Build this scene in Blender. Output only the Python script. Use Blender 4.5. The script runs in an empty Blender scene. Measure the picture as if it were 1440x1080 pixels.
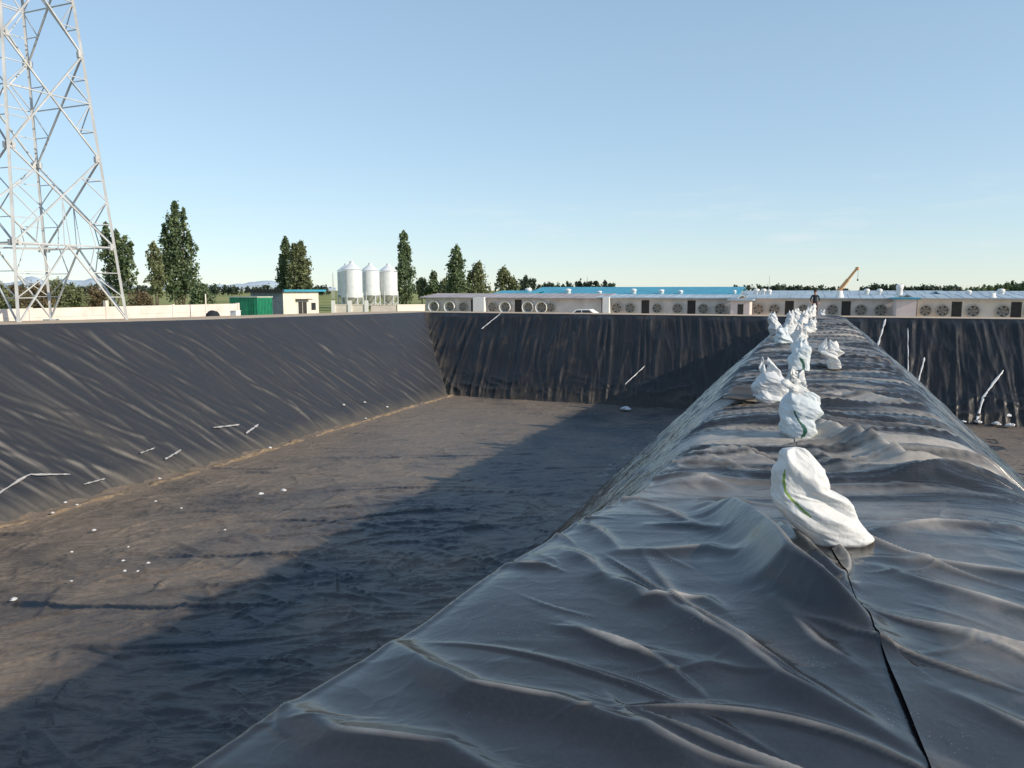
import bpy, bmesh, math, random
import numpy as np
from mathutils import Vector, Matrix
R = math.radians
random.seed(7)
rng = np.random.default_rng(11)
sc = bpy.context.scene
COL = sc.collection

# ------------------------------------------------------------------ noise
_perm = np.random.default_rng(3).permutation(256)
_perm = np.concatenate([_perm, _perm, _perm])
_g = np.stack([np.cos(np.arange(256) * 2.399963), np.sin(np.arange(256) * 2.399963)], 1)
def perlin(x, y, seed=0):
    x = np.asarray(x, float) + seed * 17.37; y = np.asarray(y, float) + seed * 9.71
    xi = np.floor(x).astype(int); yi = np.floor(y).astype(int)
    xf = x - xi; yf = y - yi
    u = xf**3 * (xf * (xf * 6 - 15) + 10); v = yf**3 * (yf * (yf * 6 - 15) + 10)
    def g(ix, iy, dx, dy):
        h = _perm[(_perm[ix & 255] + iy) & 255]
        return _g[h, 0] * dx + _g[h, 1] * dy
    a = g(xi, yi, xf, yf); b = g(xi + 1, yi, xf - 1, yf)
    c = g(xi, yi + 1, xf, yf - 1); d = g(xi + 1, yi + 1, xf - 1, yf - 1)
    return ((a + (b - a) * u) * (1 - v) + (c + (d - c) * u) * v) * 1.5
def fbm(x, y, o=3, seed=0):
    s = 0; a = 1.0; t = 0
    for i in range(o):
        s = s + a * perlin(x * 2**i, y * 2**i, seed + i * 3); t += a; a *= .5
    return s / t
def ridge(x, y, seed=0, p=3.0, warp=.5):
    wx = perlin(x * .7, y * .7, seed + 40) * warp; wy = perlin(x * .7, y * .7, seed + 50) * warp
    n = np.abs(perlin(x + wx, y + wy, seed)) * 1.25
    return np.clip(1 - n, 0, 1) ** p
def sstep(a, b, x):
    t = np.clip((x - a) / (b - a), 0, 1); return t * t * (3 - 2 * t)
def polyridge(X, Y, pts, h, w, sharp=1.4, side=0):
    """height of a fold whose crest follows pts"""
    best = np.full(X.shape, 1e9); par = np.zeros(X.shape); sd = np.zeros(X.shape)
    n = len(pts) - 1
    for i in range(n):
        ax, ay = pts[i]; bx, by = pts[i + 1]
        dx, dy = bx - ax, by - ay; L2 = dx * dx + dy * dy
        t = np.clip(((X - ax) * dx + (Y - ay) * dy) / L2, 0, 1)
        d = np.hypot(X - ax - t * dx, Y - ay - t * dy)
        m = d < best
        best = np.where(m, d, best); par = np.where(m, (i + t) / n, par)
        sd = np.where(m, np.sign((X - ax) * dy - (Y - ay) * dx), sd)
    ww = w * (1 + side * sd * .5)
    tp = np.sin(np.clip(par, 0.03, .97) * math.pi) ** .6
    return h * tp * np.exp(-(best / ww) ** sharp)

def creases(X, Y, n, x0, x1, y0, y1, ang, spread, ln, h, w, seed, scale=None):
    '''many taut straight-ish folds, each steeper on one flank; X, Y are rows of a grid with Y rising row by row'''
    q = np.random.default_rng(seed); out = np.zeros(X.shape); rowmin = Y.min(1); rowmax = Y.max(1)
    for _ in range(n):
        cx = q.uniform(x0, x1); u_ = q.uniform()
        cy = q.uniform(y0, y1) if scale is None else y0 * (y1 / y0) ** u_
        k = 1 if scale is None else (cy / y0) ** scale
        a = ang + q.normal(0, spread); L = q.uniform(*ln) * k; hh = q.uniform(*h) * k ** .5; ww = q.uniform(*w) * k ** .6; side = q.choice([-1, 1]) * .45; bend = q.normal(0, .10)
        r0 = np.searchsorted(rowmax, cy - L * .6 - ww * 4); r1 = np.searchsorted(rowmin, cy + L * .6 + ww * 4)
        if r1 <= r0: continue
        dx = X[r0:r1] - cx; dy = Y[r0:r1] - cy
        t = (dx * math.cos(a) + dy * math.sin(a)) / (L / 2); d = -dx * math.sin(a) + dy * math.cos(a) + bend * L * (t * t - .3)
        tp = np.clip(1 - t * t, 0, 1); we = ww * (.45 + .55 * tp) * (1 + side * np.sign(d))
        out[r0:r1] = np.maximum(out[r0:r1], hh * tp * np.exp(-(np.abs(d) / we) ** 1.7))
    return out
# ------------------------------------------------------------------ object helpers
def tag(o, label=None, cat=None, group=None, kind=None):
    if label: o['label'] = label
    if cat: o['category'] = cat
    if group: o['group'] = group
    if kind: o['kind'] = kind
    return o
def link(name, me, mats, parent=None, loc=None):
    o = bpy.data.objects.new(name, me); COL.objects.link(o)
    for m in (mats if isinstance(mats, (list, tuple)) else [mats]): me.materials.append(m)
    if parent: o.parent = parent
    if loc: o.location = loc
    return o
def empty(name, loc=(0, 0, 0), rz=0):
    o = bpy.data.objects.new(name, None); COL.objects.link(o)
    o.location = loc; o.rotation_euler = (0, 0, rz); o.empty_display_size = .2
    return o
def grid_mesh(name, X, Y, Z, dust=None, smooth=True, close_u=False, fold=None):
    nr, nc = X.shape
    me = bpy.data.meshes.new(name)
    co = np.stack([X, Y, Z], -1).reshape(-1, 3)
    idx = np.arange(nr * nc).reshape(nr, nc)
    if close_u:
        nx = np.roll(idx, -1, 1)
        q = np.stack([idx[:-1], nx[:-1], nx[1:], idx[1:]], -1).reshape(-1, 4)
    else:
        q = np.stack([idx[:-1, :-1], idx[:-1, 1:], idx[1:, 1:], idx[1:, :-1]], -1).reshape(-1, 4)
    me.vertices.add(len(co)); me.vertices.foreach_set('co', co.ravel())
    me.loops.add(q.size); me.loops.foreach_set('vertex_index', q.ravel())
    me.polygons.add(len(q))
    me.polygons.foreach_set('loop_start', np.arange(0, q.size, 4))
    me.polygons.foreach_set('loop_total', np.full(len(q), 4))
    me.polygons.foreach_set('use_smooth', np.full(len(q), smooth))
    me.update(calc_edges=True)
    if dust is not None:
        a = me.attributes.new('dust', 'FLOAT', 'POINT')  # dusting, with painted shade and sheen on some sheets
        a.data.foreach_set('value', np.clip(dust, -1, 1).ravel().astype(np.float32))
    if fold is not None:
        a = me.attributes.new('fold', 'FLOAT_VECTOR', 'POINT')
        f3 = np.stack([fold[0] + 0 * X, fold[1] + 0 * X, (fold[2] if len(fold) > 2 else 1) + 0 * X], -1)
        a.data.foreach_set('vector', f3.ravel().astype(np.float32))
    return me
class MB:
    """collects boxes, bars, tubes, discs into one mesh"""
    def __init__(s): s.v = []; s.f = []; s.m = []
    def add(s, v, f, m=0):
        k = len(s.v); s.v += [tuple(p) for p in v]; s.f += [tuple(i + k for i in q) for q in f]; s.m += [m] * len(f); return s
    def box(s, x0, x1, y0, y1, z0, z1, m=0):
        v = [(x0,y0,z0),(x1,y0,z0),(x1,y1,z0),(x0,y1,z0),(x0,y0,z1),(x1,y0,z1),(x1,y1,z1),(x0,y1,z1)]
        return s.add(v, [(3,2,1,0),(4,5,6,7),(0,1,5,4),(1,2,6,5),(2,3,7,6),(3,0,4,7)], m)
    def bar(s, a, b, w, w2=None, m=0, n=4):
        a = Vector(a); b = Vector(b); d = (b - a); 
        if d.length < 1e-6: return s
        d.normalize(); u = d.cross(Vector((0,0,1)))
        if u.length < 1e-3: u = Vector((1,0,0))
        u.normalize(); v = d.cross(u); w2 = w2 or w
        P = []
        for c, ww in ((a, w), (b, w2)):
            for i in range(n):
                t = 2 * math.pi * (i + .5) / n
                P.append(c + (u * math.cos(t) + v * math.sin(t)) * ww * (.7071 if n == 4 else .5))
        F = [(i, (i + 1) % n, n + (i + 1) % n, n + i) for i in range(n)] + [tuple(range(n - 1, -1, -1)), tuple(range(n, 2 * n))]
        return s.add(P, F, m)
    def lathe(s, prof, c=(0,0,0), n=24, m=0, axis='z'):
        P = []; F = []
        for r, h in prof:
            for i in range(n):
                t = 2 * math.pi * i / n
                p = (r * math.cos(t), r * math.sin(t), h) if axis == 'z' else (r * math.cos(t), h, r * math.sin(t))
                P.append((p[0] + c[0], p[1] + c[1], p[2] + c[2]))
        for j in range(len(prof) - 1):
            for i in range(n):
                F.append((j*n+i, j*n+(i+1)%n, (j+1)*n+(i+1)%n, (j+1)*n+i))
        return s.add(P, F, m)
    def build(s, name, mats, parent=None, loc=None, smooth=False, bevel=0):
        me = bpy.data.meshes.new(name); me.from_pydata(s.v, [], s.f)
        for p, m in zip(me.polygons, s.m): p.material_index = m; p.use_smooth = smooth
        bm = bmesh.new(); bm.from_mesh(me); bmesh.ops.recalc_face_normals(bm, faces=bm.faces); bm.to_mesh(me); bm.free()
        o = link(name, me, mats, parent, loc)
        if bevel:
            b = o.modifiers.new('bevel', 'BEVEL'); b.width = bevel; b.segments = 2
        return o

# ------------------------------------------------------------------ materials
def newmat(name):
    m = bpy.data.materials.new(name); m.use_nodes = True
    nt = m.node_tree; b = nt.nodes['Principled BSDF']
    return m, nt, b
def N(nt, t, **k):
    n = nt.nodes.new(t)
    for a, v in k.items():
        if a in n.inputs: n.inputs[a].default_value = v
        else: setattr(n, a, v)
    return n
def mixc(nt, fac, a, b):
    m = nt.nodes.new('ShaderNodeMix'); m.data_type = 'RGBA'
    for s, v in ((0, fac), (6, a), (7, b)):
        if hasattr(v, 'is_linked') or hasattr(v, 'links'): nt.links.new(v, m.inputs[s])
        else: m.inputs[s].default_value = v if s == 0 else (*v, 1)
    return m.outputs[2]
def math_(nt, op, a, b=None, clamp=False):
    m = nt.nodes.new('ShaderNodeMath'); m.operation = op; m.use_clamp = clamp
    for i, v in enumerate((a, b)):
        if v is None: continue
        if hasattr(v, 'links'): nt.links.new(v, m.inputs[i])
        else: m.inputs[i].default_value = v
    return m.outputs[0]
def noise(nt, scale, detail=4, rough=.55, vec=None, dist=0):
    n = N(nt, 'ShaderNodeTexNoise', Scale=scale, Detail=detail, Roughness=rough, Distortion=dist)
    if vec is None:
        tc = nt.nodes.new('ShaderNodeTexCoord'); vec = tc.outputs['Object']
    nt.links.new(vec, n.inputs['Vector'])
    return n.outputs['Fac']
def ramp(nt, fac, lo, hi):
    m = nt.nodes.new('ShaderNodeMapRange'); nt.links.new(fac, m.inputs[0])
    m.inputs[1].default_value = lo; m.inputs[2].default_value = hi; return m.outputs[0]
def bump(nt, b, h, strength, dist):
    n = N(nt, 'ShaderNodeBump', Strength=strength, Distance=dist)
    nt.links.new(h, n.inputs['Height']); nt.links.new(n.outputs[0], b.inputs['Normal']); return n
def plain(name, c, rough=.6, metal=0, var=.25, scale=3, bmp=0, spec=.5):
    m, nt, b = newmat(name)
    n = noise(nt, scale)
    d = tuple(x * (1 - var) for x in c); l = tuple(min(1, x * (1 + var * .6)) for x in c)
    nt.links.new(mixc(nt, ramp(nt, n, .3, .7), d, l), b.inputs['Base Color'])
    b.inputs['Roughness'].default_value = rough; b.inputs['Metallic'].default_value = metal
    b.inputs['Specular IOR Level'].default_value = spec
    if bmp: bump(nt, b, noise(nt, scale * 6), bmp, .02)
    return m
def film(name, base, dustc, rough=(.34, .62), dscale=.8, dlo=.4, dhi=.75, damt=1.0, fine=1.0, specks=False, spec=.5):
    m, nt, b = newmat(name)
    at = nt.nodes.new('ShaderNodeAttribute'); at.attribute_name = 'dust'
    n1 = noise(nt, dscale, 6, .62, dist=.4); n2 = noise(nt, 9, 5, .6); n3 = noise(nt, 55, 3, .6)
    k = math_(nt, 'ADD', ramp(nt, n1, dlo, dhi), math_(nt, 'MULTIPLY', at.outputs['Fac'], 1.3))
    k = math_(nt, 'MULTIPLY', k, math_(nt, 'ADD', math_(nt, 'MULTIPLY', n2, .5), .7))
    k = math_(nt, 'MULTIPLY', k, damt, True)
    g = mixc(nt, ramp(nt, n3, .35, .75), tuple(x * .75 for x in base), tuple(x * 1.3 for x in base))
    dc = mixc(nt, ramp(nt, n2, .3, .7), tuple(x * .85 for x in dustc), tuple(x * 1.12 for x in dustc))
    c = mixc(nt, k, g, dc)
    if specks:
        c = mixc(nt, math_(nt, 'MULTIPLY', ramp(nt, noise(nt, 2.2, 8, .65, dist=.6), .5, .7), .4), c, (.035, .03, .026))
        vo = N(nt, 'ShaderNodeTexVoronoi', Scale=95.); tc = nt.nodes.new('ShaderNodeTexCoord'); nt.links.new(tc.outputs['Object'], vo.inputs['Vector'])
        near = ramp(nt, vo.outputs['Distance'], .2, .08)
        patch = ramp(nt, noise(nt, 1.9, 3, .5), .54, .64)
        sel = ramp(nt, vo.outputs['Color'], .62, .7)
        s = math_(nt, 'MULTIPLY', math_(nt, 'MULTIPLY', near, patch), sel, True)
        c = mixc(nt, s, c, (.45, .42, .38))
    nt.links.new(c, b.inputs['Base Color'])
    r = nt.nodes.new('ShaderNodeMapRange'); nt.links.new(k, r.inputs[0]); r.inputs[3].default_value = rough[0]; r.inputs[4].default_value = rough[1]
    nt.links.new(r.outputs[0], b.inputs['Roughness'])
    b.inputs['Specular IOR Level'].default_value = spec
    fo = nt.nodes.new('ShaderNodeAttribute'); fo.attribute_name = 'fold'
    sx_ = nt.nodes.new('ShaderNodeSeparateXYZ'); nt.links.new(fo.outputs['Vector'], sx_.inputs[0])
    cx_ = nt.nodes.new('ShaderNodeCombineXYZ'); nt.links.new(sx_.outputs[0], cx_.inputs[0]); nt.links.new(sx_.outputs[1], cx_.inputs[1])
    def crease(scale, p, dist):
        q = noise(nt, scale, 2, .5, cx_.outputs[0], dist)
        q = math_(nt, 'ABSOLUTE', math_(nt, 'SUBTRACT', math_(nt, 'MULTIPLY', q, 2.6), 1.3))
        return math_(nt, 'POWER', math_(nt, 'SUBTRACT', 1.0, q, True), p)
    h = math_(nt, 'ADD', math_(nt, 'MULTIPLY', crease(1.6, 4.0, .6), 1.0), math_(nt, 'MULTIPLY', crease(4.3, 3.0, .8), .45))
    h = math_(nt, 'ADD', h, math_(nt, 'MULTIPLY', crease(11, 2.0, .5), .16))
    h = math_(nt, 'ADD', h, math_(nt, 'MULTIPLY', n3, .03))
    h = math_(nt, 'MULTIPLY', h, sx_.outputs[2])
    bump(nt, b, h, 1.0, .02 * fine); b.inputs['IOR'].default_value = 1.6
    return m

BLK = (.018, .019, .022)
M = {}
M['top_l'] = film('liner_film_berm', (.015, .013, .013), (.34, .31, .275), (.20, .44), 1.3, .56, .95, .85, .9, True, .65)
M['top_r'] = film('liner_film_berm_dusty', (.020, .017, .015), (.37, .33, .285), (.21, .46), 1.0, .50, .9, .85, .9, True, .65)
M['bank'] = film('liner_film_bank', (.023, .024, .029), (.075, .066, .055), (.5, .6), .9, .62, .95, .8, .5, False, .4)
M['floor'] = film('liner_film_floor', (.012, .019, .030), (.175, .135, .10), (.36, .48), .35, .28, .68, .95, .9, False, .4)  # bluish base stands in for the shadow tint on the floor
M['far'] = film('liner_film_far', (.010, .009, .010), (.075, .060, .042), (.40, .6), .5, .55, .9, .8, 1.0, False, .35)
M['bagw'] = None
M['conc'] = plain('precast_concrete', (.68, .60, .54), .85, var=.15, scale=1.2, bmp=.2)
M['cream'] = plain('cream_render', (.72, .65, .56), .85, var=.1, scale=1.5)
M['greywall'] = plain('barn_wall_render', (.66, .61, .57), .85, var=.2, scale=.8)
M['pink'] = plain('pinkish_render', (.68, .58, .56), .85, var=.12, scale=1)
M['white'] = plain('white_paint', (.8, .79, .76), .6, var=.06, scale=2)
M['blueroof'] = plain('cyan_blue_roof_sheet', (.045, .30, .42), .45, var=.18, scale=.5)
M['dullroof'] = plain('faded_blue_roof_sheet', (.36, .44, .50), .5, var=.25, scale=.4)
M['greyroof'] = plain('grey_roof_sheet', (.34, .31, .32), .6, var=.2, scale=.4)
M['dark'] = plain('dark_opening', (.035, .032, .03), .8, var=.3)
M['fan'] = plain('fan_blade_metal', (.30, .275, .24), .6, var=.4, scale=6)
M['fanrim'] = plain('fan_rim_metal', (.40, .38, .33), .6, var=.3, scale=4)
M['green'] = plain('green_paint', (.012, .21, .11), .5, var=.25, scale=2)
M['greytop'] = plain('weathered_pale_top', (.42, .47, .38), .7, var=.2)
M['steelw'] = plain('galvanised_steel', (.52, .53, .53), .6, .25, var=.2, scale=1.5)
M['silo'] = plain('silo_galvanised_sheet', (.74, .76, .77), .4, .15, var=.1, scale=1.5)
M['silo_d'] = plain('silo_cone_sheet', (.50, .50, .49), .5, .4, var=.15, scale=1.5)
M['wood'] = plain('wood_grey', (.22, .17, .12), .8, var=.3, scale=5)
M['bark'] = plain('bark', (.16, .12, .09), .9, var=.3, scale=6)
M['glint_g'] = plain('greyish_glint', (.36, .36, .37), .4, var=.35, scale=9)
M['orange'] = plain('crane_boom_paint', (.75, .42, .22), .5, var=.15)
M['glass'] = plain('car_glass', (.03, .035, .04), .15, var=.1)
M['rubber'] = plain('rubber', (.02, .02, .02), .7, var=.2)
M['strip'] = plain('white_plastic_strip', (.62, .62, .62), .4, var=.1, scale=8)
M['navy'] = plain('dark_cloth', (.012, .016, .024), .9, var=.2)
M['shirt'] = plain('dark_shirt', (.012, .022, .032), .9, var=.2)
M['trouser'] = plain('dark_red_trousers', (.05, .012, .018), .9, var=.2)
M['skin'] = plain('skin', (.42, .22, .14), .6, var=.1)
M['hair'] = plain('black_hair', (.012, .01, .01), .6, var=.1)

def leafmat(name, c, c2):
    m, nt, b = newmat(name)
    at = nt.nodes.new('ShaderNodeAttribute'); at.attribute_name = 'dust'
    col = mixc(nt, at.outputs['Fac'], c, c2)
    nt.links.new(col, b.inputs['Base Color']); b.inputs['Roughness'].default_value = .6
    tr = N(nt, 'ShaderNodeBsdfTranslucent'); nt.links.new(col, tr.inputs['Color'])
    mx = nt.nodes.new('ShaderNodeMixShader'); mx.inputs[0].default_value = .25
    out = nt.nodes['Material Output']
    nt.links.new(b.outputs[0], mx.inputs[1]); nt.links.new(tr.outputs[0], mx.inputs[2]); nt.links.new(mx.outputs[0], out.inputs[0])
    return m
M['leaf'] = leafmat('poplar_leaves', (.07, .105, .055), (.20, .26, .12))
M['leaf_olive'] = leafmat('olive_leaves', (.10, .125, .06), (.27, .29, .14))
M['leaf_brown'] = leafmat('dry_shrub_leaves', (.09, .07, .04), (.22, .17, .09))
M['leaf_far'] = leafmat('far_leaves', (.045, .07, .05), (.11, .14, .085))

def bagmat(name, stripe, tint=(.80, .80, .79)):
    m, nt, b = newmat(name)
    n = noise(nt, 9, 4)
    c = mixc(nt, ramp(nt, n, .3, .7), tuple(x * .88 for x in tint), tint)
    nt.links.new(c, b.inputs['Base Color']); b.inputs['Roughness'].default_value = .55
    bp = bump(nt, b, noise(nt, 16, 4, .6, dist=.8), .35, .02)
    tr = N(nt, 'ShaderNodeBsdfTranslucent'); nt.links.new(c, tr.inputs['Color'])
    mx = nt.nodes.new('ShaderNodeMixShader'); mx.inputs[0].default_value = .22
    nt.links.new(b.outputs[0], mx.inputs[1]); nt.links.new(tr.outputs[0], mx.inputs[2]); nt.links.new(mx.outputs[0], nt.nodes['Material Output'].inputs[0])
    return m
M['bagw'] = bagmat('woven_white_plastic', None)
M['bagblue'] = bagmat('woven_bluish_shade', None, (.70, .76, .79))  # bluish tint: shade put into the colour of white cloth
M['baggrey'] = bagmat('thin_greyish_plastic', None, (.70, .72, .74))
M['stripe'] = plain('green_print', (.22, .36, .07), .6, var=.2, scale=12)
M['stripe_d'] = plain('dark_green_print', (.02, .10, .07), .6, var=.2, scale=12)

# ------------------------------------------------------------------ world, sun, camera
sun_dir = Vector((1.0, -.10, .475)).normalized()        # towards the sun
elev = math.asin(sun_dir.z); azim = math.atan2(sun_dir.x, sun_dir.y)
w = bpy.data.worlds.new('World'); sc.world = w; w.use_nodes = True
nt = w.node_tree; bg = nt.nodes['Background']
sky = nt.nodes.new('ShaderNodeTexSky'); sky.sky_type = 'NISHITA'; sky.sun_disc = False
sky.sun_elevation = elev; sky.sun_rotation = azim
sky.altitude = 0; sky.air_density = 1.0; sky.dust_density = 0; sky.ozone_density = 4
gm_ = nt.nodes.new('ShaderNodeGamma'); gm_.inputs[1].default_value = .50; nt.links.new(sky.outputs[0], gm_.inputs[0])
tm_ = nt.nodes.new('ShaderNodeMix'); tm_.data_type = 'RGBA'; tm_.blend_type = 'MULTIPLY'; tm_.inputs[0].default_value = 1; tm_.inputs[7].default_value = (2.48, 2.72, 2.85, 1)
nt.links.new(gm_.outputs[0], tm_.inputs[6]); tcw = nt.nodes.new('ShaderNodeTexCoord'); mpw = nt.nodes.new('ShaderNodeMapping'); mpw.inputs['Scale'].default_value = (5, 5, 34); nt.links.new(tcw.outputs['Generated'], mpw.inputs['Vector'])
cl = ramp(nt, noise(nt, 1.3, 6, .6, mpw.outputs[0]), .56, .74); spw = nt.nodes.new('ShaderNodeSeparateXYZ'); nt.links.new(tcw.outputs['Generated'], spw.inputs[0])
el = math_(nt, 'MULTIPLY', ramp(nt, spw.outputs[2], .005, .03), ramp(nt, spw.outputs[2], .16, .05))
nt.links.new(mixc(nt, math_(nt, 'MULTIPLY', math_(nt, 'MULTIPLY', cl, el), .35), tm_.outputs[2], (6.6, 6.9, 7.1)), bg.inputs[0]); bg.inputs[1].default_value = .13
sl = bpy.data.lights.new('sun', 'SUN'); sl.energy = 5.0; sl.angle = R(.5); sl.color = (1, .87, .70)
so = bpy.data.objects.new('sun', sl); COL.objects.link(so)
so.rotation_euler = (-sun_dir).to_track_quat('-Z', 'Y').to_euler()
cam = bpy.data.cameras.new('camera'); co = bpy.data.objects.new('camera', cam); COL.objects.link(co)
cam.sensor_width = 36; cam.lens = 27; cam.clip_end = 12000; cam.clip_start = .05
co.location = (0, 0, 1.6); co.rotation_euler = (R(90 - 6.968), 0, R(21.107)); sc.camera = co
sc.view_settings.view_transform = 'Standard'; sc.view_settings.look = 'None'
sc.view_settings.exposure = 0; sc.view_settings.gamma = 1

# ------------------------------------------------------------------ shape of the pit
def crest_l(Y): return np.interp(Y, [-5, 18, 28, 48, 60], [.5, .41, .24, .02, 0])
XLt = ([-3, 0, 1.0, 1.86, 2.5, 3.2, 4, 4.9, 6, 7.5, 12, 16, 25, 36, 52], [-4.6, -2.25, -1.98, -1.88, -1.80, -1.70, -1.62, -1.46, -1.2, -1.12, -1.18, -1.27, -1.29, -1.1, -.95])
XRt = ([-3, 3, 7, 10, 13, 21, 48, 52], [1.9, 1.62, 1.62, 1.60, 1.65, 1.79, 1.95, 2.0])
SMt = ([-3, 1, 2.75, 3.5, 4.25, 4.92, 10, 20, 52], [.75, .56, .43, .37, .28, .19, -.22, -.28, -.2])
XL = lambda Y: np.interp(Y, *XLt)
XR = lambda Y: np.interp(Y, *XRt)
SM = lambda Y: np.interp(Y, *SMt)
TOE = -5.0

# ground: one sheet out to the horizon, with the pit dug into it
def ground():
    xs = sorted(set([-4000, -2500, -1500, -900, -500, -300, -200, -140, -100, -70] + list(np.arange(-60, -36, 4)) + [-36, -34, -32.5, -31.2, -30, -28, -26.5, -25.75, -25.62, -20.7, -14, -7.2, -6.2, -5, -1.6, -.5, .6, 1.6, 5, 7.4, 8.5, 16, 24, 30, 30.2, 32, 36, 38, 42, 50, 60, 80, 110, 150, 220, 320, 500, 900, 1500, 2500, 4000]))
    ys = sorted(set([-4000, -1500, -600, -250, -100, -50, -25, -12, -6, -2.2, -2, 3.6, 5] + list(np.arange(8, 42, 3)) + [42.8, 48.9, 49.05, 50, 52, 54, 56, 58, 59.5, 61, 63, 66, 70, 75, 82, 90, 100, 115, 130, 150, 175, 200, 250, 320, 420, 600, 900, 1500, 2500, 4000]))
    X, Y = np.meshgrid(np.array(xs, float), np.array(ys, float))
    cr = crest_l(Y)
    out = np.where(X < 0, -1.15, -1.9); out = np.where(Y > 62, -1.9 + .75 * sstep(-20, -45, X), out)
    # embankment top around the pit
    dl = np.clip(-25.6 - X, 0, None); df = np.clip(Y - 49, 0, None); dr = np.clip(X - 30, 0, None); dn = np.clip(-2 - Y, 0, None)
    fall = np.maximum.reduce([sstep(5.6, 9.5, dl), sstep(9.5, 13.5, df), sstep(6, 10, dr), sstep(20, 30, dn)])
    top = cr * sstep(-10, -25, X) - .02 - .13 * np.clip(df / 9, 0, 1)
    Z = top * (1 - fall) + out * fall
    inside = (X > -25.7) & (X < 30.1) & (Y > -2.1) & (Y < 49.0)
    pit = TOE - .5 + 0 * X
    bankl = (X <= -25.6); 
    Z = np.where(inside & (X > -25.65), pit, Z)
    # core of the berm
    berm = (np.abs(X - .3) < 2.0) & inside
    Z = np.where(berm, -1.6, Z)
    far = np.hypot(X, Y) > 130
    Z = Z + np.where(far, fbm(X * .004, Y * .004, 2, 5) * .5, 0)
    me = grid_mesh('ground', X, Y, Z, smooth=False)
    m, nt, b = newmat('ground_earth')
    tc = nt.nodes.new('ShaderNodeTexCoord'); pos = tc.outputs['Object']
    sp = nt.nodes.new('ShaderNodeSeparateXYZ'); nt.links.new(pos, sp.inputs[0])
    n1 = noise(nt, .6, 6, .6, pos); n2 = noise(nt, .03, 5, .6, pos); n3 = noise(nt, 6, 4, .6, pos)
    soil = mixc(nt, ramp(nt, n1, .3, .7), (.40, .31, .22), (.56, .45, .34))
    soil = mixc(nt, ramp(nt, n3, .6, .8), soil, (.16, .13, .08))
    grass = mixc(nt, ramp(nt, n2, .4, .6), (.20, .24, .08), (.42, .39, .17))
    grass = mixc(nt, ramp(nt, noise(nt, 1.2, 4, .6, pos), .35, .7), grass, (.17, .19, .07))
    fx = ramp(nt, sp.outputs[0], -36, -42); fy = ramp(nt, sp.outputs[1], 120, 150)
    k = math_(nt, 'ADD', math_(nt, 'MAXIMUM', fx, fy), math_(nt, 'MULTIPLY', math_(nt, 'SUBTRACT', n1, .5), .5), True)
    nt.links.new(mixc(nt, k, soil, grass), b.inputs['Base Color'])
    b.inputs['Roughness'].default_value = .95; b.inputs['Specular IOR Level'].default_value = .1
    bump(nt, b, n3, .5, .05)
    o = link('ground', me, m); o['kind'] = 'structure'
ground()

# ------------------------------------------------------------------ liner sheets
def graded(a, b, k, lo, hi):
    y = [a]; 
    while y[-1] < b: y.append(y[-1] + min(hi, max(lo, abs(y[-1]) * k)))
    return np.array(y)

# folds read from the sheet's own lie: crest lines in plan (x, y), height, width
FOLDS_L = [
    ([(-1.80, 2.98), (-1.45, 2.72), (-1.18, 2.59), (-.84, 2.62), (-.5, 2.55), (-.2, 2.40)], .060, .085),
    ([(-1.0, 3.95), (-.72, 3.80), (-.48, 3.60), (-.22, 3.38), (-.04, 3.15), (.22, 2.95), (.44, 2.76)], .050, .085),
    ([(-.60, 5.60), (-.42, 5.36), (-.18, 4.72), (-.04, 4.23), (.18, 3.92), (.35, 3.66)], .23, .12),
    ([(-.16, 5.35), (-.02, 4.95), (.10, 4.60), (.24, 4.33)], .10, .07),
    ([(-1.48, 4.95), (-1.22, 4.75), (-1.0, 4.38)], .030, .05),
    ([(-1.62, 4.02), (-1.30, 4.0)], .030, .045),
    ([(-1.35, 4.35), (-1.12, 4.15), (-.98, 3.92)], .030, .05),
    ([(-1.02, 4.38), (-.78, 4.46), (-.52, 4.66), (-.30, 4.52)], .035, .06),
    ([(-.92, 3.98), (-.72, 3.72), (-.44, 3.85), (-.3, 3.7)], .028, .06),
    ([(-1.9, 2.3), (-1.5, 2.15), (-1.1, 2.2), (-.5, 2.0)], .04, .09),
    ([(-1.2, 5.6), (-.85, 5.35), (-.65, 5.1)], .03, .05),
    ([(-.95, 5.0), (-.66, 5.1), (-.45, 4.98)], .03, .05),
    ([(-1.05, 3.35), (-.7, 3.2), (-.3, 3.18)], .02, .06),
    ([(-1.15, 7.2), (-.8, 7.4), (-.45, 7.3), (-.3, 7.0)], .06, .14),
    ([(-1.1, 6.2), (-.75, 6.35), (-.5, 6.2)], .045, .1),
    ([(-.15, 4.0), (.1, 3.55), (.3, 3.3)], .02, .06),
]
FOLDS_R = [
    ([(.02, 9.6), (.28, 8.7), (.58, 7.95), (.86, 7.55), (1.3, 7.5)], .17, .15),
    ([(.02, 7.9), (.22, 7.35), (.36, 7.0)], .06, .09),
    ([(.38, 7.05), (.80, 6.95), (1.2, 7.1), (1.55, 7.3)], .10, .12),
    ([(.42, 5.35), (.85, 5.75), (1.5, 6.0)], .045, .06),
    ([(.30, 4.8), (.75, 4.95), (1.2, 4.9), (1.6, 5.1)], .030, .07),
    ([(.42, 4.7), (.75, 4.5), (1.1, 4.3), (1.5, 4.3)], .035, .07),
    ([(.5, 4.0), (.9, 3.8), (1.4, 3.75)], .025, .07),
    ([(.55, 3.3), (.9, 3.05), (1.3, 3.1)], .025, .06),
    ([(.0, 11.9), (.5, 12.2), (1.0, 11.9), (1.6, 11.3)], .13, .15),
    ([(-.1, 16.1), (.5, 16.6), (1.2, 16.3)], .05, .12),
]
CREST = {}
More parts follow.
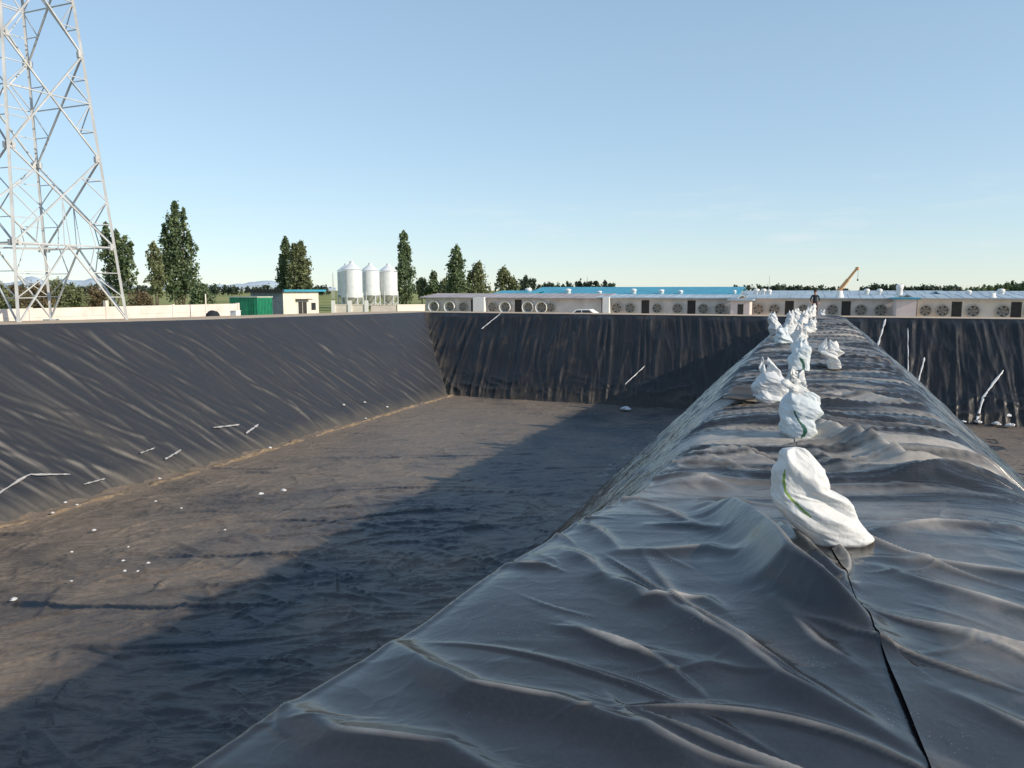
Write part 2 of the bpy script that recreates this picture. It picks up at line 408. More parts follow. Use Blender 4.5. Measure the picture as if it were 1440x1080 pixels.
def top_relief(X, Y, side):
    s = X * 0
    near = 1 - sstep(5.5, 8.5, Y)
    # transverse wrinkles pulled across the berm
    amp = .060 + .03 * sstep(8, 20, Y)
    q = Y * .96 - X * .30
    far = ridge(X * .10 + 3, q * .85, 21, 6.0, .3) * amp * 1.2 + ridge(X * .12, q * 2.1, 23, 4, .25) * .05 + ridge(X * .16 + 9, q * 4.4, 24, 3, .2) * .02
    s += far * (sstep(4.8, 8, Y) * .96 + .04)
    s += fbm(X * .8, Y * .6, 2, 7) * .04
    if X.size > 4:
        c1 = creases(X, Y, 26, -1.9, 1.7, 1.6, 7.5, -.5, .28, (.7, 2.0), (.012, .034), (.022, .045), 301)
        c1 += creases(X, Y, 60, -1.9, 1.7, 1.6, 7.5, -.2, .8, (.25, .7), (.004, .012), (.012, .024), 311)
        s += c1; CREST[side] = c1
        c2 = creases(X, Y, 110, -1.3, 1.9, 6.5, 49, .28, .10, (1.8, 3.8), (.025, .060), (.05, .11), 321, .35)
        s += c2
    for p, h, wd in (FOLDS_L + FOLDS_R):
        pr = polyridge(X, Y, p, h, wd, 1.6, .3); s += pr
        if X.size > 4: CREST[side] = CREST[side] + .03 * np.clip(pr / h, 0, 1) ** 4
    return s
def berm_side(side):
    Yr = graded(-3.0, -1.0, .01, .12, .2); Yr = np.concatenate([Yr, graded(-.8, 50.4, .004, .011, .075)])
    if side < 0:
        us = np.linspace(0, 1, 200); ts = np.concatenate([np.linspace(5.6, 1.2, 50), np.linspace(1.13, .02, 34)])
    else:
        us = np.linspace(0, 1, 200); ts = np.concatenate([np.linspace(.02, 1.13, 34), np.linspace(1.2, 6.0, 50)])
    rows = []
    Y = Yr[:, None]
    e = XL(Y) if side < 0 else XR(Y)
    e = e + fbm(Y * .6, Y * 0 + 3 * side, 3, 61) * .05 * sstep(3, 7, Y) + fbm(Y * 2.4, Y * 0, 2, 65) * .02 * sstep(3, 7, Y)
    seam = SM(Y) + (np.where(side < 0, .22, 0)) + fbm(Y * .8, Y * 0 + 8, 2, 71) * .03
    if side < 0:
        Xs = e - ts[None, :]; Xt = e + (seam - e) * us[None, :]
        X = np.concatenate([Xs, Xt], 1)
    else:
        Xt = seam + (e - seam) * us[None, :]; Xs = e + ts[None, :]
        X = np.concatenate([Xt, Xs], 1)
    Y = np.broadcast_to(Y, X.shape).copy()
    t = (X - e) * side                        # outward distance past the crest
    r = np.interp(Y, [0, 6, 10, 50], [.08, .12, .22, .32])
    if side > 0: r = np.interp(Y, [0, 6, 14, 50], [.2, .25, .35, .45])
    k = 5.0 / (4.85 if side < 0 else 5.2)
    Z = -k * (t + np.sqrt(t * t + r * r)) / 2 + 0
    Z = np.maximum(Z, TOE - .08)
    if side < 0: Z = Z + .014 * np.exp(-((t + .02) / .03) ** 2) * (1 - sstep(5.5, 8, Y))
    wsl = sstep(-.1, .6, t)
    rel = top_relief(X, Y, side) * (1 - wsl * .85)
    # folds running down the slope
    sl = ridge(Y * 1.6 + t * .35 * side, t * .3, 81 + side, 2.5, .4) * .06 + ridge(Y * 4 + t * .5, t * .8, 83 + side, 2.5, .4) * .02 + fbm(Y * .5, t * .4, 2, 85) * .08
    sl = sl * wsl * sstep(0, .9, t + .3)
    nx = .7 * side * wsl
    X = X + nx * sl; Z = Z + rel + sl * (1 - .3 * wsl) + .03
    if side > 0:      # this sheet lies on top: its edge stands a little proud
        d = X - (seam + 0 * X)
        lift = .004 + .010 * np.clip(fbm(Y * 1.3, Y * 0 + 2, 2, 91) + .35, 0, 1) * (1 - sstep(5, 7, Y))
        lift = lift + .014 * np.exp(-((Y - 3.2) / .35) ** 2)
        Z = Z + lift * np.exp(-np.clip(d, 0, None) / .12) + .004
    else:
        d = X - SM(Y); Z = Z - .007 * sstep(-.05, .03, d)
    tone = .02 + (.28 * sstep(3.5, 5.5, Y) + .85 * sstep(5.5, 8.5, Y) + .3 * sstep(12, 25, Y)) * (1 - wsl) + .55 * fbm(X * .8, Y * .8, 5, 95)  # dusty film, paler with distance: grazing sheen partly put into the colour
    if side > 0:
        tone += .9 * np.exp(-((Y - 7.6 - .25 * (X - .8)) / .4) ** 2) * sstep(.3, .6, X) + .5 * np.exp(-((Y - 3.9) / .6) ** 2) * sstep(.4, .9, X)
    q = Y * .96 - X * .30 + .07; tt = sstep(5, 8, Y) * (1 - wsl) * 1.05
    tone -= tt * (1.0 * ridge(X * .10 + 3, q * .85, 21, 6.0, .3) + .8 * ridge(X * .12, (q - .03) * 2.1, 23, 5, .25) + .5 * ridge(X * .16 + 9, (q - .05) * 4.4, 24, 4, .2))  # dark fold flanks: shade put into the colour
    tone = tone * (1 - .6 * wsl)
    tone += .9 * np.clip(CREST[side] / .03, 0, 1.2) ** 1.6 * (1 - sstep(5.5, 8, Y)) * (1 - wsl) - .34 * (1 - sstep(4.6, 7, Y))  # pale crests: stress whitening plus highlights put into the colour
    fx = np.where(Y < 7, 0, 0) + X; tw = sstep(5.5, 8.5, Y)
    return grid_mesh('liner', X, Y, Z, tone, fold=((X * .9 + Y * .7) * (1 - tw) + X * .35 * tw + t * wsl * -.2, (Y * .9 - X * .8) * (1 - tw) + Y * 1.3 * tw, .10 + .6 * tw))
o = link('liner_sheet', berm_side(-1), M['top_l'])
tag(o, 'grey plastic sheet over the left half of the berm top and its shaded left slope', 'plastic liner')
o = link('liner_sheet', berm_side(1), M['top_r'])
tag(o, 'dusty plastic sheet over the right half of the berm, its raised edge beside the bags', 'plastic liner')

def left_bank():
    v = np.linspace(-.07, 1.03, 124)[None, :]; wv = np.linspace(0, 1, 800)[:, None]
    ys = -2.0; ye = 48.9 - 5.9 * np.clip(v, 0, 1) + .25
    Y = ys + (ye - ys) * wv + 0 * v
    X = -25.55 + 4.65 * v + 0 * Y
    c = crest_l(Y); Z = c + (TOE - c) * v; Z = np.where(v < 0, c + .02, Z)
    s = v * 6.8
    a = Y - s * .72
    rel = ridge(a * .6, s * .16, 101, 4, .5) * .05 + ridge(a * 1.9 + s * .2, s * .3, 103, 4, .45) * .02 + ridge(a * 4.2, s * .2, 105, 3, .4) * .014 + creases(s + 0 * Y, Y, 330, 0, 6.8, 4, 47, .68, .12, (2, 8), (.02, .075), (.05, .13), 351) + fbm(a * .25, s * .25, 2, 107) * .07
    # a deep wet-looking crease near the camera side
    rel += polyridge(Y, s + 0 * Y, [(15.5, .8), (17.5, 3.0), (19.6, 6.0), (20.4, 6.8)], -.05, .3)
    rel += polyridge(Y, s + 0 * Y, [(15.2, 3.8), (16.5, 4.8), (19.0, 6.4)], .05, .1)
    m = sstep(-.02, .06, v) * (1 - .5 * sstep(.9, 1.03, v))
    rel *= m
    X = X + rel * .7; Z = Z + rel * .7
    X = X + np.where(v < 0, fbm(Y * .9, v * 0 + 1, 3, 109) * .1, 0)
    tone = .15 * fbm(Y * .5, s * .5, 3, 111) + .75 * sstep(.86, 1.0, v + .05 * fbm(Y * .8, v * 3, 2, 115)) + .9 * sstep(44.6, 43.0, ye - Y + 43.6) * sstep(.2, .7, v)
    tone += .35 * np.exp(-((Y - 15.6 - (s - .8) * .85) / .45) ** 2) * sstep(1.2, 4.5, s)
    return grid_mesh('bank', X, Y, Z, tone, fold=(a * .9, s * .22, .45))
tag(link('liner_sheet', left_bank(), M['bank']), 'dark blue grey plastic sheet with diagonal folds on the sunlit left bank', 'plastic liner')

def far_bank(x0, x1, m0):
    v = np.linspace(-.07, 1.03, 96)[None, :]; wv = np.linspace(0, 1, int((x1 - x0) / .055))[:, None]
    vv = np.clip(v, 0, 1)
    xs = x0 + (4.65 * vv - .25 if m0 else 0 * vv); X = xs + (x1 - xs) * wv
    Y = 48.9 - 5.9 * v + 0 * X; Z = TOE * v + 0 * X; Z = np.where(v < 0, .03, Z)
    s = v * 7.7
    a = X - s * (.12 if m0 else -.04)
    rel = ridge(a * .9, s * .10, 121, 3.5, .5) * .13 + ridge(a * 2.0, s * .25, 123, 2.5, .4) * .08 + ridge(a * 4.6, s * .5, 125, 2.2, .4) * .03 + fbm(a * .4, s * .3, 2, 127) * .16
    rel += ridge(a * .5 + 5, s * 1.2, 129, 3, .4) * .14 * sstep(.6, .9, v)
    rel *= sstep(-.02, .08, v) * (1 - .6 * sstep(.93, 1.03, v))
    Y = Y - rel * .65; Z = Z + rel * .7
    Y = Y + np.where(v < 0, fbm(X * .9, v * 0 + 1, 3, 131) * .1, 0)
    tone = .12 * fbm(X * .5, s * .5, 3, 133) + (.35 + .5 * fbm(X * .6, s * 2, 3, 137)) * sstep(.8, 1.0, v) + (1.3 * np.exp(-((X - xs) / 1.0) ** 2) * (.5 + fbm(X, s, 3, 135)) if m0 else 0)
    return grid_mesh('far', X, Y, Z, tone, fold=(a * 1.1, s * .22, .5))
tag(link('liner_sheet', far_bank(-25.55, .2, True), M['far']), 'near black plastic sheet hanging in vertical folds on the far bank of the left basin', 'plastic liner')
tag(link('liner_sheet', far_bank(.3, 30, False), M['far']), 'near black plastic sheet with white streaks on the far bank right of the berm', 'plastic liner')

def floor(x0, x1, left):
    xs = np.arange(x0, x1, .055); ys = graded(3.2, 43.4, .0055, .045, .09)
    X, Y = np.meshgrid(xs, ys)
    rx = X * .93 + Y * .36; ry = -X * .36 + Y * .93
    if not left: rx, ry = X, Y
    Z = TOE + 0 * X
    an = .37 if left else 0.
    rel = fbm(X * .16, Y * .16, 2, 149) * .05 + fbm(X * .9, Y * .9, 2, 147) * .018
    rel += creases(X, Y, 2400, x0, x1, 4, 43, an, .6, (.6, 2.6), (.018, .055), (.04, .075), 331)
    big = creases(X, Y, 46, x0, x1, 5, 43, an + .05, .12, (3, 9), (.03, .055), (.06, .09), 341); rel += big
    d = np.minimum(np.abs(X - x0), np.abs(X - x1)); rel += .10 * np.exp(-d / .35) * (1 + fbm(Y * 1.5, X * .5, 3, 151))
    rel += .1 * np.exp(-np.abs(Y - 43.2) / .4)
    Z = Z + rel * (.75 + .8 * sstep(30, 12, Y))
    cre = .5 * np.clip(np.roll(big, -1, 0) / .05, 0, 1) ** 3 + np.roll(rel, -1, 0) * 5  # shade along the floor folds, painted as darker lines
    tone = .25 - cre + .35 * fbm(X * .25, Y * .25, 3, 153) + .25 * sstep(20, 34, Y)
    if left: tone = tone * (1 - .9 * sstep(-12.6, -10.5, X)) - .25 * sstep(-12.6, -10.5, X)  # berm shadow put into the colour: brown fades, bluish base shows
    if left:
        edge = np.abs(X + 20.75 - .25 * fbm(Y * .3, Y * 0, 2, 155))
        tone += .8 * np.exp(-(edge / (.35 + .5 * sstep(25, 40, Y))) ** 2) + .35 * np.exp(-edge / 2.2)
    return grid_mesh('floor', X, Y, Z, tone, fold=(rx * .35, ry * .9))
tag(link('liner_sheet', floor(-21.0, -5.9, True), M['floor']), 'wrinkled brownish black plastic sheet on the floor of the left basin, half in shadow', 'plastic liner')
tag(link('liner_sheet', floor(6.6, 25.5, False), M['floor']), 'dusty brown plastic sheet on the floor of the right basin', 'plastic liner')
def simple_bank(p0, p1, p2, p3, label):
    a = np.linspace(0, 1, 60)[None, :]; b = np.linspace(0, 1, 160)[:, None]
    P = [np.array(p) for p in (p0, p1, p2, p3)]
    Q = [(P[0][i] * (1 - a) + P[1][i] * a) * (1 - b) + (P[3][i] * (1 - a) + P[2][i] * a) * b for i in range(3)]
    L = Q[0] + Q[1]
    Q[2] = Q[2] + ridge(L * .6, a * 1.2 + 0 * b, 161, 3, .5) * .15
    return tag(link('liner_sheet', grid_mesh('nb', Q[0], Q[1], Q[2], .1 + 0 * Q[0], fold=(L * .8, a * 1.5 + 0 * b)), M['bank']), label, 'plastic liner')
simple_bank((-26, -2.2, .03), (-21, 3.4, -5), (-2.3, 3.4, -5), (-2.3, -2.2, .03), 'black plastic sheet on the near bank of the left basin')
simple_bank((2.2, -2.2, .03), (2.2, 3.4, -5), (26, 3.4, -5), (30, -2.2, .03), 'black plastic sheet on the near bank of the right basin')
simple_bank((30.3, 49, .03), (25.2, 43, -5), (25.2, 3, -5), (30.3, -2.2, .03), 'black plastic sheet on the right bank of the right basin')

# earth strewn along the toe of the left bank
def toe_ridge():
    ys = graded(12.5, 43.5, .002, .06, .1)[:, None]; u = np.linspace(-1, 1, 15)[None, :]
    c = -20.62 + .22 * fbm(ys * .22, ys * 0, 2, 171) + .12 * fbm(ys * 1.1, ys * 0, 2, 172)
    wd = .03 + .22 * np.clip(fbm(ys * .45, ys * 0, 3, 173) + .2, 0, 1) + .18 * np.exp(-((ys - 21) / 3) ** 2)
    X = c + u * wd; Y = ys + 0 * u
    Z = TOE + .03 + np.clip(1 - u * u, 0, 1) * (.08 + .14 * fbm(ys * 1.1, u * 0 + 2, 3, 175)) - .16 * np.abs(u) ** 3 + .04 * fbm(X * 4, Y * 4, 3, 177)
    me = grid_mesh('toe', X, Y, Z)
    o = link('earth_ridge', me, plain('sandy_earth', (.20, .155, .11), .95, var=.4, scale=4, bmp=.6, spec=.1))
    tag(o, 'thin line of sandy tan earth spilled along the foot of the left bank', 'earth', kind='stuff')
toe_ridge()

# ------------------------------------------------------------------ white bags
def bag_rings(name, px, rings, mats, seed, stripe=None, depth=.62, yaw=.0, crumple=1.0, parent=None, open_top=True):
    """rings: (z, left, right) in metres across; lofted into one crumpled sack"""
    nz, na = 84, 240
    z = np.array([r[0] for r in rings]); l = np.array([r[1] for r in rings]); r = np.array([r[2] for r in rings])
    t = np.linspace(0, 1, nz); cum = np.concatenate([[0], np.cumsum(np.hypot(np.diff(z), np.diff((l + r) / 2)))]); cum /= cum[-1]
    def sm(v):
        y = np.interp(t, cum, v); k = np.array([.25, .5, .25])
        yy = np.convolve(np.pad(y, 1, 'edge'), k, 'valid'); return yy
    Z = sm(z); Lx = sm(l); Rx = sm(r)
    th = np.linspace(0, 2 * math.pi, na, endpoint=False)[None, :]
    c = (Lx + Rx) / 2; a = (Rx - Lx) / 2
    prof = np.interp(t, [0, .05, .3, .6, .85, 1], [.75, 1, 1.0, .8, .55, .25])
    b = depth * np.minimum(a.max(), .24) * prof
    n = 2.6
    ct, st = np.cos(th), np.sin(th)
    sx = np.sign(ct) * np.abs(ct) ** (2 / n); sy = np.sign(st) * np.abs(st) ** (2 / n)
    X = c[:, None] + a[:, None] * sx; Y = b[:, None] * sy; ZZ = Z[:, None] + 0 * th
    # crumples: creases fanning along the cloth
    T = t[:, None]
    def facet(nu, nv, sd, tw):
        q = np.random.default_rng(sd); g_ = q.uniform(-1, 1, (nv + 2, nu))
        uu = (th / (2 * math.pi) * nu + tw * T * nu / 8) % nu; vv = np.clip(T, 0, .999) * nv + .25 * np.sin(th * 2 + sd)
        vv = np.clip(vv, 0, nv); i = np.floor(uu).astype(int) % nu; f = uu - np.floor(uu); j = np.floor(vv).astype(int); g2 = vv - j
        a_ = g_[j, i]; b_ = g_[j, (i + 1) % nu]; c_ = g_[j + 1, i]; d_ = g_[j + 1, (i + 1) % nu]
        lo = f + g2 < 1
        return np.where(lo, a_ + (b_ - a_) * f + (c_ - a_) * g2, d_ + (c_ - d_) * (1 - f) + (b_ - d_) * (1 - g2))
    cr = facet(7, 4, seed, 1.0) * .038 + facet(14, 9, seed + 1, -1.5) * .016 + facet(34, 22, seed + 2, 2) * .005
    cr = cr * crumple * (np.interp(t, [0, .08, .5, .7, 1], [.2, .7, 1.0, 1.4, 1.2]) if open_top else np.interp(t, [0, .08, .5, 1], [.2, .7, 1.0, .9]))[:, None]
    X = X + cr * ct; Y = Y + cr * st
    # top is gathered with loose uneven lips
    if open_top:
        lip = np.clip((T - .82) / .18, 0, 1)
        ZZ = ZZ + lip * (.06 * np.sin(2 * th + seed) + .03 * np.sin(5 * th)) * crumple; X = X + lip * .03 * np.cos(2 * th + seed * 2)
        # fold the mouth inward
        last = np.stack([X[-1] * .6 + c[-1] * .4, Y[-1] * .4, ZZ[-1] - .05], 0)
        X = np.vstack([X, last[0]]); Y = np.vstack([Y, last[1]]); ZZ = np.vstack([ZZ, last[2]])
    else:
        for f_ in (.6, .1): X = np.vstack([X, X[nz-1] * f_ + c[-1] * (1 - f_)]); Y = np.vstack([Y, Y[nz-1] * f_]); ZZ = np.vstack([ZZ, ZZ[nz-1] + .012 * (1 - f_) + 0 * X[-1]])
    ZZ = np.maximum(ZZ, 0.0)
    bx = np.stack([X[0] * .05 + c[0] * .95, Y[0] * .05, ZZ[0] * 0 + .005], 0)
    X = np.vstack([bx[0], X]); Y = np.vstack([bx[1], Y]); ZZ = np.vstack([bx[2], ZZ])
    me = grid_mesh(name, X, Y, ZZ, close_u=True)
    o = link(name, me, mats, parent)
    if stripe:
        ang, wdt, t0, t1 = stripe
        nr = X.shape[0]
        for p in me.polygons:
            row = p.index // na; colm = p.index % na
            tt = row / nr; aa = (colm + .5) / na * 2 * math.pi
            if t0 < tt < t1 and abs(((aa - ang - .25 * math.sin(tt * 7)) + math.pi) % (2 * math.pi) - math.pi) < wdt * (1 if t0 + .03 < tt < t1 - .03 else .5):
                p.material_index = 1
    return o
CW, SW = math.cos(R(21.1)), math.sin(R(21.1))
def base_z(x, y):
    X = np.array([[x]]); Y = np.array([[y]])
    zl = top_relief(X, Y, 1 if x > SM(y) else -1)[0, 0]
    return float(zl) + .03
def place_bag(xy, base, ppm, rows, mats, seed, label, stripe=None, rz=21.1, **k):
    """rows: (y, x_left, x_right) of the sack's outline, base: its foot, both in the same plan units"""
    rings = [((base[1] - y) / ppm, (a - base[0]) / ppm, (b - base[0]) / ppm) for y, a, b in rows]
    o = bag_rings('sandbag', 0, rings, mats, seed, stripe, **k)
    o.location = (xy[0], xy[1], base_z(*xy) - .02); o.rotation_euler = (0, 0, R(rz))
    tag(o, label, 'bag', 'white bags weighing down the berm seam'); return o
W_, S_ = [M['bagw'], M['stripe']], None
place_bag((.12, 5.06), (1165, 766), 212, [(766, 1152, 1222), (756, 1143, 1236), (740, 1127, 1222), (715, 1110, 1203), (702, 1104, 1190), (690, 1101, 1166), (676, 1099, 1168), (662, 1100, 1169), (650, 1106, 1153), (641, 1110, 1144), (636, 1116, 1137)],
          W_, 3, 'large slumped white bag with a curved green stripe, nearest to the camera', (4.2, .07, .34, .80), depth=.62, crumple=.9, open_top=False)
b2 = place_bag((-.06, 8.6), (1120, 620), 133, [(620, 1104, 1138), (610, 1096, 1143), (592, 1095, 1143), (580, 1094, 1148), (570, 1096, 1149), (560, 1099, 1144), (552, 1106, 1134)],
          [M['bagblue'], M['stripe_d']], 5, 'second nearest bag, white with a bluish shade tint and a dark green line down its front', (4.5, .06, .08, .62), depth=.8, open_top=False)
fl = bag_rings('loose_mouth', 0, [((620 - y) / 133, (a_ - 1120) / 133, (b_ - 1120) / 133) for y, a_, b_ in [(575, 1114, 1142), (560, 1108, 1138), (546, 1103, 1130), (534, 1100, 1124), (528, 1102, 1116)]], [M['bagw']], 31, depth=.3, crumple=1.0, parent=b2)
place_bag((-.46, 11.2), (1085, 568), 98, [(568, 1072, 1104), (560, 1060, 1106), (545, 1060, 1108), (534, 1064, 1104), (524, 1066, 1096), (516, 1069, 1084)],
          [M['baggrey']], 8, 'thin greyish white bag with pointed flap, just left behind the bluish bag', depth=.7, crumple=1.4)
place_bag((-.16, 15.6), (1121, 526), 73, [(526, 1110, 1135), (520, 1107, 1137), (508, 1107, 1137), (503, 1109, 1137), (496, 1114, 1136), (488, 1117, 1133), (481, 1120, 1129)],
          [M['bagblue'], M['stripe_d']], 12, 'upright pale green and blue tinted bag standing left of the lone small white bag', (4.6, .10, .08, .5), depth=.8)
place_bag((.47, 16.1), (1174, 524), 70, [(524, 1168, 1182), (518, 1170, 1180), (511, 1169, 1180), (506, 1163, 1182), (500, 1156, 1182), (495, 1155, 1180), (490, 1160, 1173)],
          [M['bagw']], 15, 'lone small white bag with bulky top and narrow foot, standing right of the row', depth=.8, crumple=1.5)
far_bags = [
    ((-.20, 19.2), .38, .70, .04, 'M', 'white bag with a peaked top directly behind the green and blue tinted bag'),
    ((-.62, 22.6), .50, .50, -.05, 'B', 'low pale bag lying at the left of the crowded far bags, nearest of the crowd'),
    ((-.30, 24.2), .46, .62, .06, 'M', 'white bag with loose pointed mouth in the middle of the crowd of far bags'),
    ((-1.05, 29.0), .50, .85, -.12, 'G', 'tall greyish bag standing farthest left on the crest edge in the far crowd'),
    ((-.66, 28.2), .48, .62, .08, 'M', 'plump white bag right beside the tall greyish one on the crest edge'),
    ((-.10, 30.5), .62, .58, .16, 'M', 'wide white bag slumping to the right at the right side of the crowd'),
    ((-.72, 34.0), .50, .75, .0, 'G', 'greyish white bag seen over the plump bag in the far crowd'),
    ((-.28, 36.5), .46, .66, .1, 'M', 'white bag with double peak behind the wide slumping bag'),
    ((-.52, 40.5), .46, .62, -.05, 'M', 'small white bag on the left near the far end of the berm'),
    ((-.12, 43.0), .46, .72, .06, 'M', 'small upright white bag near the far end of the berm, left of the person'),
    ((.10, 46.8), .46, .80, .1, 'M', 'farthest upright white bag, just in front of the standing person'),
    ((.62, 48.2), .44, .42, .04, 'G', 'low white bag on the ground just right of the feet of the standing person'),
]
for i, ((x, y), wd, h, ln, k, lab) in enumerate(far_bags):
    q = random.Random(40 + i); rows = []
    for z, s in ((0, .8), (.08, 1), (.3, 1.0), (.5, q.uniform(.75, 1)), (.66, q.uniform(.45, .7)), (.82, q.uniform(.5, .95)), (1, q.uniform(.25, .55))):
        cc = ln * z * 2 + q.uniform(-.03, .03); rows.append((z * h * .88, cc - wd / 2 * s, cc + wd / 2 * s))
    o = bag_rings('sandbag', 0, rows, [{'M': M['bagw'], 'B': M['bagblue'], 'G': M['baggrey']}[k]], 20 + i * 3, depth=.8, crumple=1.1)
    o.location = (x, y, base_z(x, y) - .03); o.rotation_euler = (0, 0, R(q.uniform(0, 50)))
    tag(o, lab, 'bag', 'white bags weighing down the berm seam')

def patch():
    U, V_ = np.meshgrid(np.linspace(0, 1, 16), np.linspace(0, 1, 16)); X = -1.08 + .42 * U + .10 * V_; Y = 10.6 + 1.7 * V_ + .15 * U
    Z = np.array([[base_z(float(X[i, j]), float(Y[i, j])) for j in range(16)] for i in range(16)]) * .5 + .10 + .012 * perlin(X * 6, Y * 3, 9)
    o = link('flat_patch', grid_mesh('patch', X, Y, Z), plain('brown_patch', (.045, .034, .026), .6, var=.3, scale=6))  # flat dark brown patch lying on the sheet
    tag(o, 'small dark brown square patch left of the thin greyish white bag', 'film patch')
patch()

# ------------------------------------------------------------------ torn white strips, glints built as strips, and litter
def pit_z(x, y):
    """height of the lining at a point"""
    if x < -20.9: c = float(crest_l(y)); v = (x + 25.55) / 4.65; zz = c + (TOE - c) * v
    else: zz = TOE
    if y > 43: zz = max(zz, TOE * (48.9 - y) / 5.9)
    return zz
def strip(pts, wd, label, seed, nrm, name='plastic_glint_strip', cat='plastic strip', group=None):
    q = np.random.default_rng(seed); P = [Vector(p) for p in pts]; n = Vector(nrm).normalized()
    vs = []; fs = []
    K = 18; L = [(P[i + 1] - P[i]).length for i in range(len(P) - 1)]; T = sum(L)
    for i in range(K):
        d = T * i / (K - 1); j = 0
        while j < len(L) - 1 and d > L[j]: d -= L[j]; j += 1
        p = P[j].lerp(P[j + 1], min(1, d / L[j])); dr = (P[j + 1] - P[j]).normalized(); sd = dr.cross(n).normalized()
        ww = wd * (.4 + .6 * abs(math.sin(i * .55 + seed))) * q.uniform(.8, 1.15) * (1 if 0 < i < K - 1 else .35)
        of = sd * q.uniform(-.1, .1) * wd
        for k in (-1, -.3, .35, 1):
            vs.append(p + of + sd * ww * k * .5 + n * (.0 + .03 * (1 - abs(k)) + q.uniform(-.01, .012)))
    for i in range(K - 1):
        for k in range(3): fs.append((i*4+k, i*4+k+1, i*4+k+5, i*4+k+4))
    me = bpy.data.meshes.new(name); me.from_pydata(vs, [], fs)
    for p in me.polygons: p.use_smooth = True
    return tag(link(name, me, M['strip']), label, cat, group)
STRIPS_HERE = True

def far_pt(x, z): # on the far bank
    return (x, 48.9 - 5.9 * (z / TOE) - .18, z + .12)
fp = far_pt
FS = [
    ([(4.05, -.15), (3.55, -1.7)], .16, 'upper long white strip leaning right near the top of the right far bank'),
    ([(3.35, -1.5), (2.95, -2.3), (2.25, -3.0)], .17, 'long bent white strip below the uppermost one on the right far bank'),
    ([(2.72, -1.1), (2.35, -2.4)], .13, 'short white strip nearest to the berm on the right far bank'),
    ([(5.15, -.6), (5.0, -3.0)], .09, 'thin upright white strip in the middle of the right far bank'),
    ([(5.85, -2.1), (5.35, -3.6)], .14, 'broken white strip right of the thin upright one'),
    ([(9.4, -2.6), (8.35, -3.8), (7.9, -4.85)], .20, 'large white strip reaching the floor at the right edge of the far bank'),
    ([(-9.0, -3.0), (-9.9, -4.0)], .10, 'thin white streak painted as a highlight low on the far bank at the edge of the shadow'),  # highlight on the far bank, built as a white strip
    ([(-1.75, -.35), (-2.1, -1.1)], .16, 'small white scrap of film at the top of the far bank beside the berm'),
    ([(-19.6, -.1), (-20.5, -1.1)], .12, 'pale scrap of film at the top of the far bank near the left corner'),
]
for i, (p, wd, lab) in enumerate(FS):
    strip([fp(*a) for a in p], wd * .7, lab, 60 + i, (0, -.65, .76))
def lpt(y, z):
    c = float(crest_l(y)); v = (z - c) / (TOE - c); return (-25.55 + 4.65 * v + .12, y, z + .12)
LS = [
    ([(14.6, -4.3), (15.8, -4.0), (17.0, -4.25)], .14, 'long pale bent glint strip low on the left bank at the left edge'),
    ([(17.2, -4.6), (18.0, -4.6)], .10, 'short grey glint strip near the foot of the left bank, beside the long bent one'),
    ([(19.8, -4.15), (20.5, -4.1)], .10, 'faint pale glint strip above the lone flat glint strip on the left bank'),
    ([(20.6, -4.5), (21.5, -4.35)], .15, 'lone flat white glint strip near the foot of the left bank'),
    ([(23.6, -3.9), (25.0, -4.0)], .14, 'upper white glint strip of the pair on the middle of the left bank'),
    ([(25.0, -4.35), (26.0, -4.15)], .18, 'lower white glint strip of the pair on the middle of the left bank'),
]
for i, (p, wd, lab) in enumerate(LS):
    strip([lpt(*a) for a in p], wd * .5, lab, 80 + i, (.73, 0, .68)).data.materials[0] = M['glint_g']  # glints on the left bank, built as pale strips
def scrap(loc, s, label, seed, group=None):
    q = random.Random(seed); vs = []; fs = []
    n = 7
    for j in range(3):
        for i in range(n):
            t = 2 * math.pi * i / n; r = s * (1, .8, .25)[j] * q.uniform(.6, 1.15)
            vs.append((r * math.cos(t), r * math.sin(t), s * (0, .3, .5)[j] * q.uniform(.7, 1.2)))
    for j in range(2):
        for i in range(n): fs.append((j*n+i, j*n+(i+1)%n, (j+1)*n+(i+1)%n, (j+1)*n+i))
    fs.append(tuple(range(2*n, 3*n)))
    me = bpy.data.meshes.new('litter_scrap'); me.from_pydata(vs, [], fs)
    return tag(link('litter_scrap', me, M['strip'], loc=loc), label, 'litter', group)
FOOT = 'litter along the foot of the left bank'
for i, (y, dx, s, lab) in enumerate([
    (15.6, .2, .09, 'white scrap nearest the left edge at the foot of the left bank'),
    (16.4, -.25, .09, 'white crumpled scrap in the first group at the bank foot, upper one'),
    (16.5, .1, .08, 'white crumpled scrap in the first group at the bank foot, lower one'),
    (19.9, -.1, .10, 'small white scrap below the lone flat glint strip'),
    (25.6, .05, .13, 'white cup-like scrap below the pair of glint strips'),
    (32.5, -.9, .13, 'white scrap lying highest at the far stretch of the bank foot'),
    (34.3, -.8, .12, 'grey white scrap right of the highest scrap at the bank foot'),
    (33.4, -.2, .10, 'small scrap below the highest two at the bank foot'),
    (35.9, -.4, .12, 'farthest white scrap along the foot of the left bank')]):
    x = -20.7 + dx; scrap((x, y, pit_z(x, y) + .10), s * .8, lab, 200 + i, FOOT)
TINY = 'tiny white scraps on the sunlit floor'
for i, (x, y, s, lab) in enumerate([(-16.15, 19.5, .09, 'rounded white scrap on the sunlit basin floor, left of a wider pair'), (-15.75, 20.1, .11, 'wider white scrap on the sunlit basin floor, beside a rounded one')]):
    scrap((x, y, TOE + .12), s, lab, 230 + i)
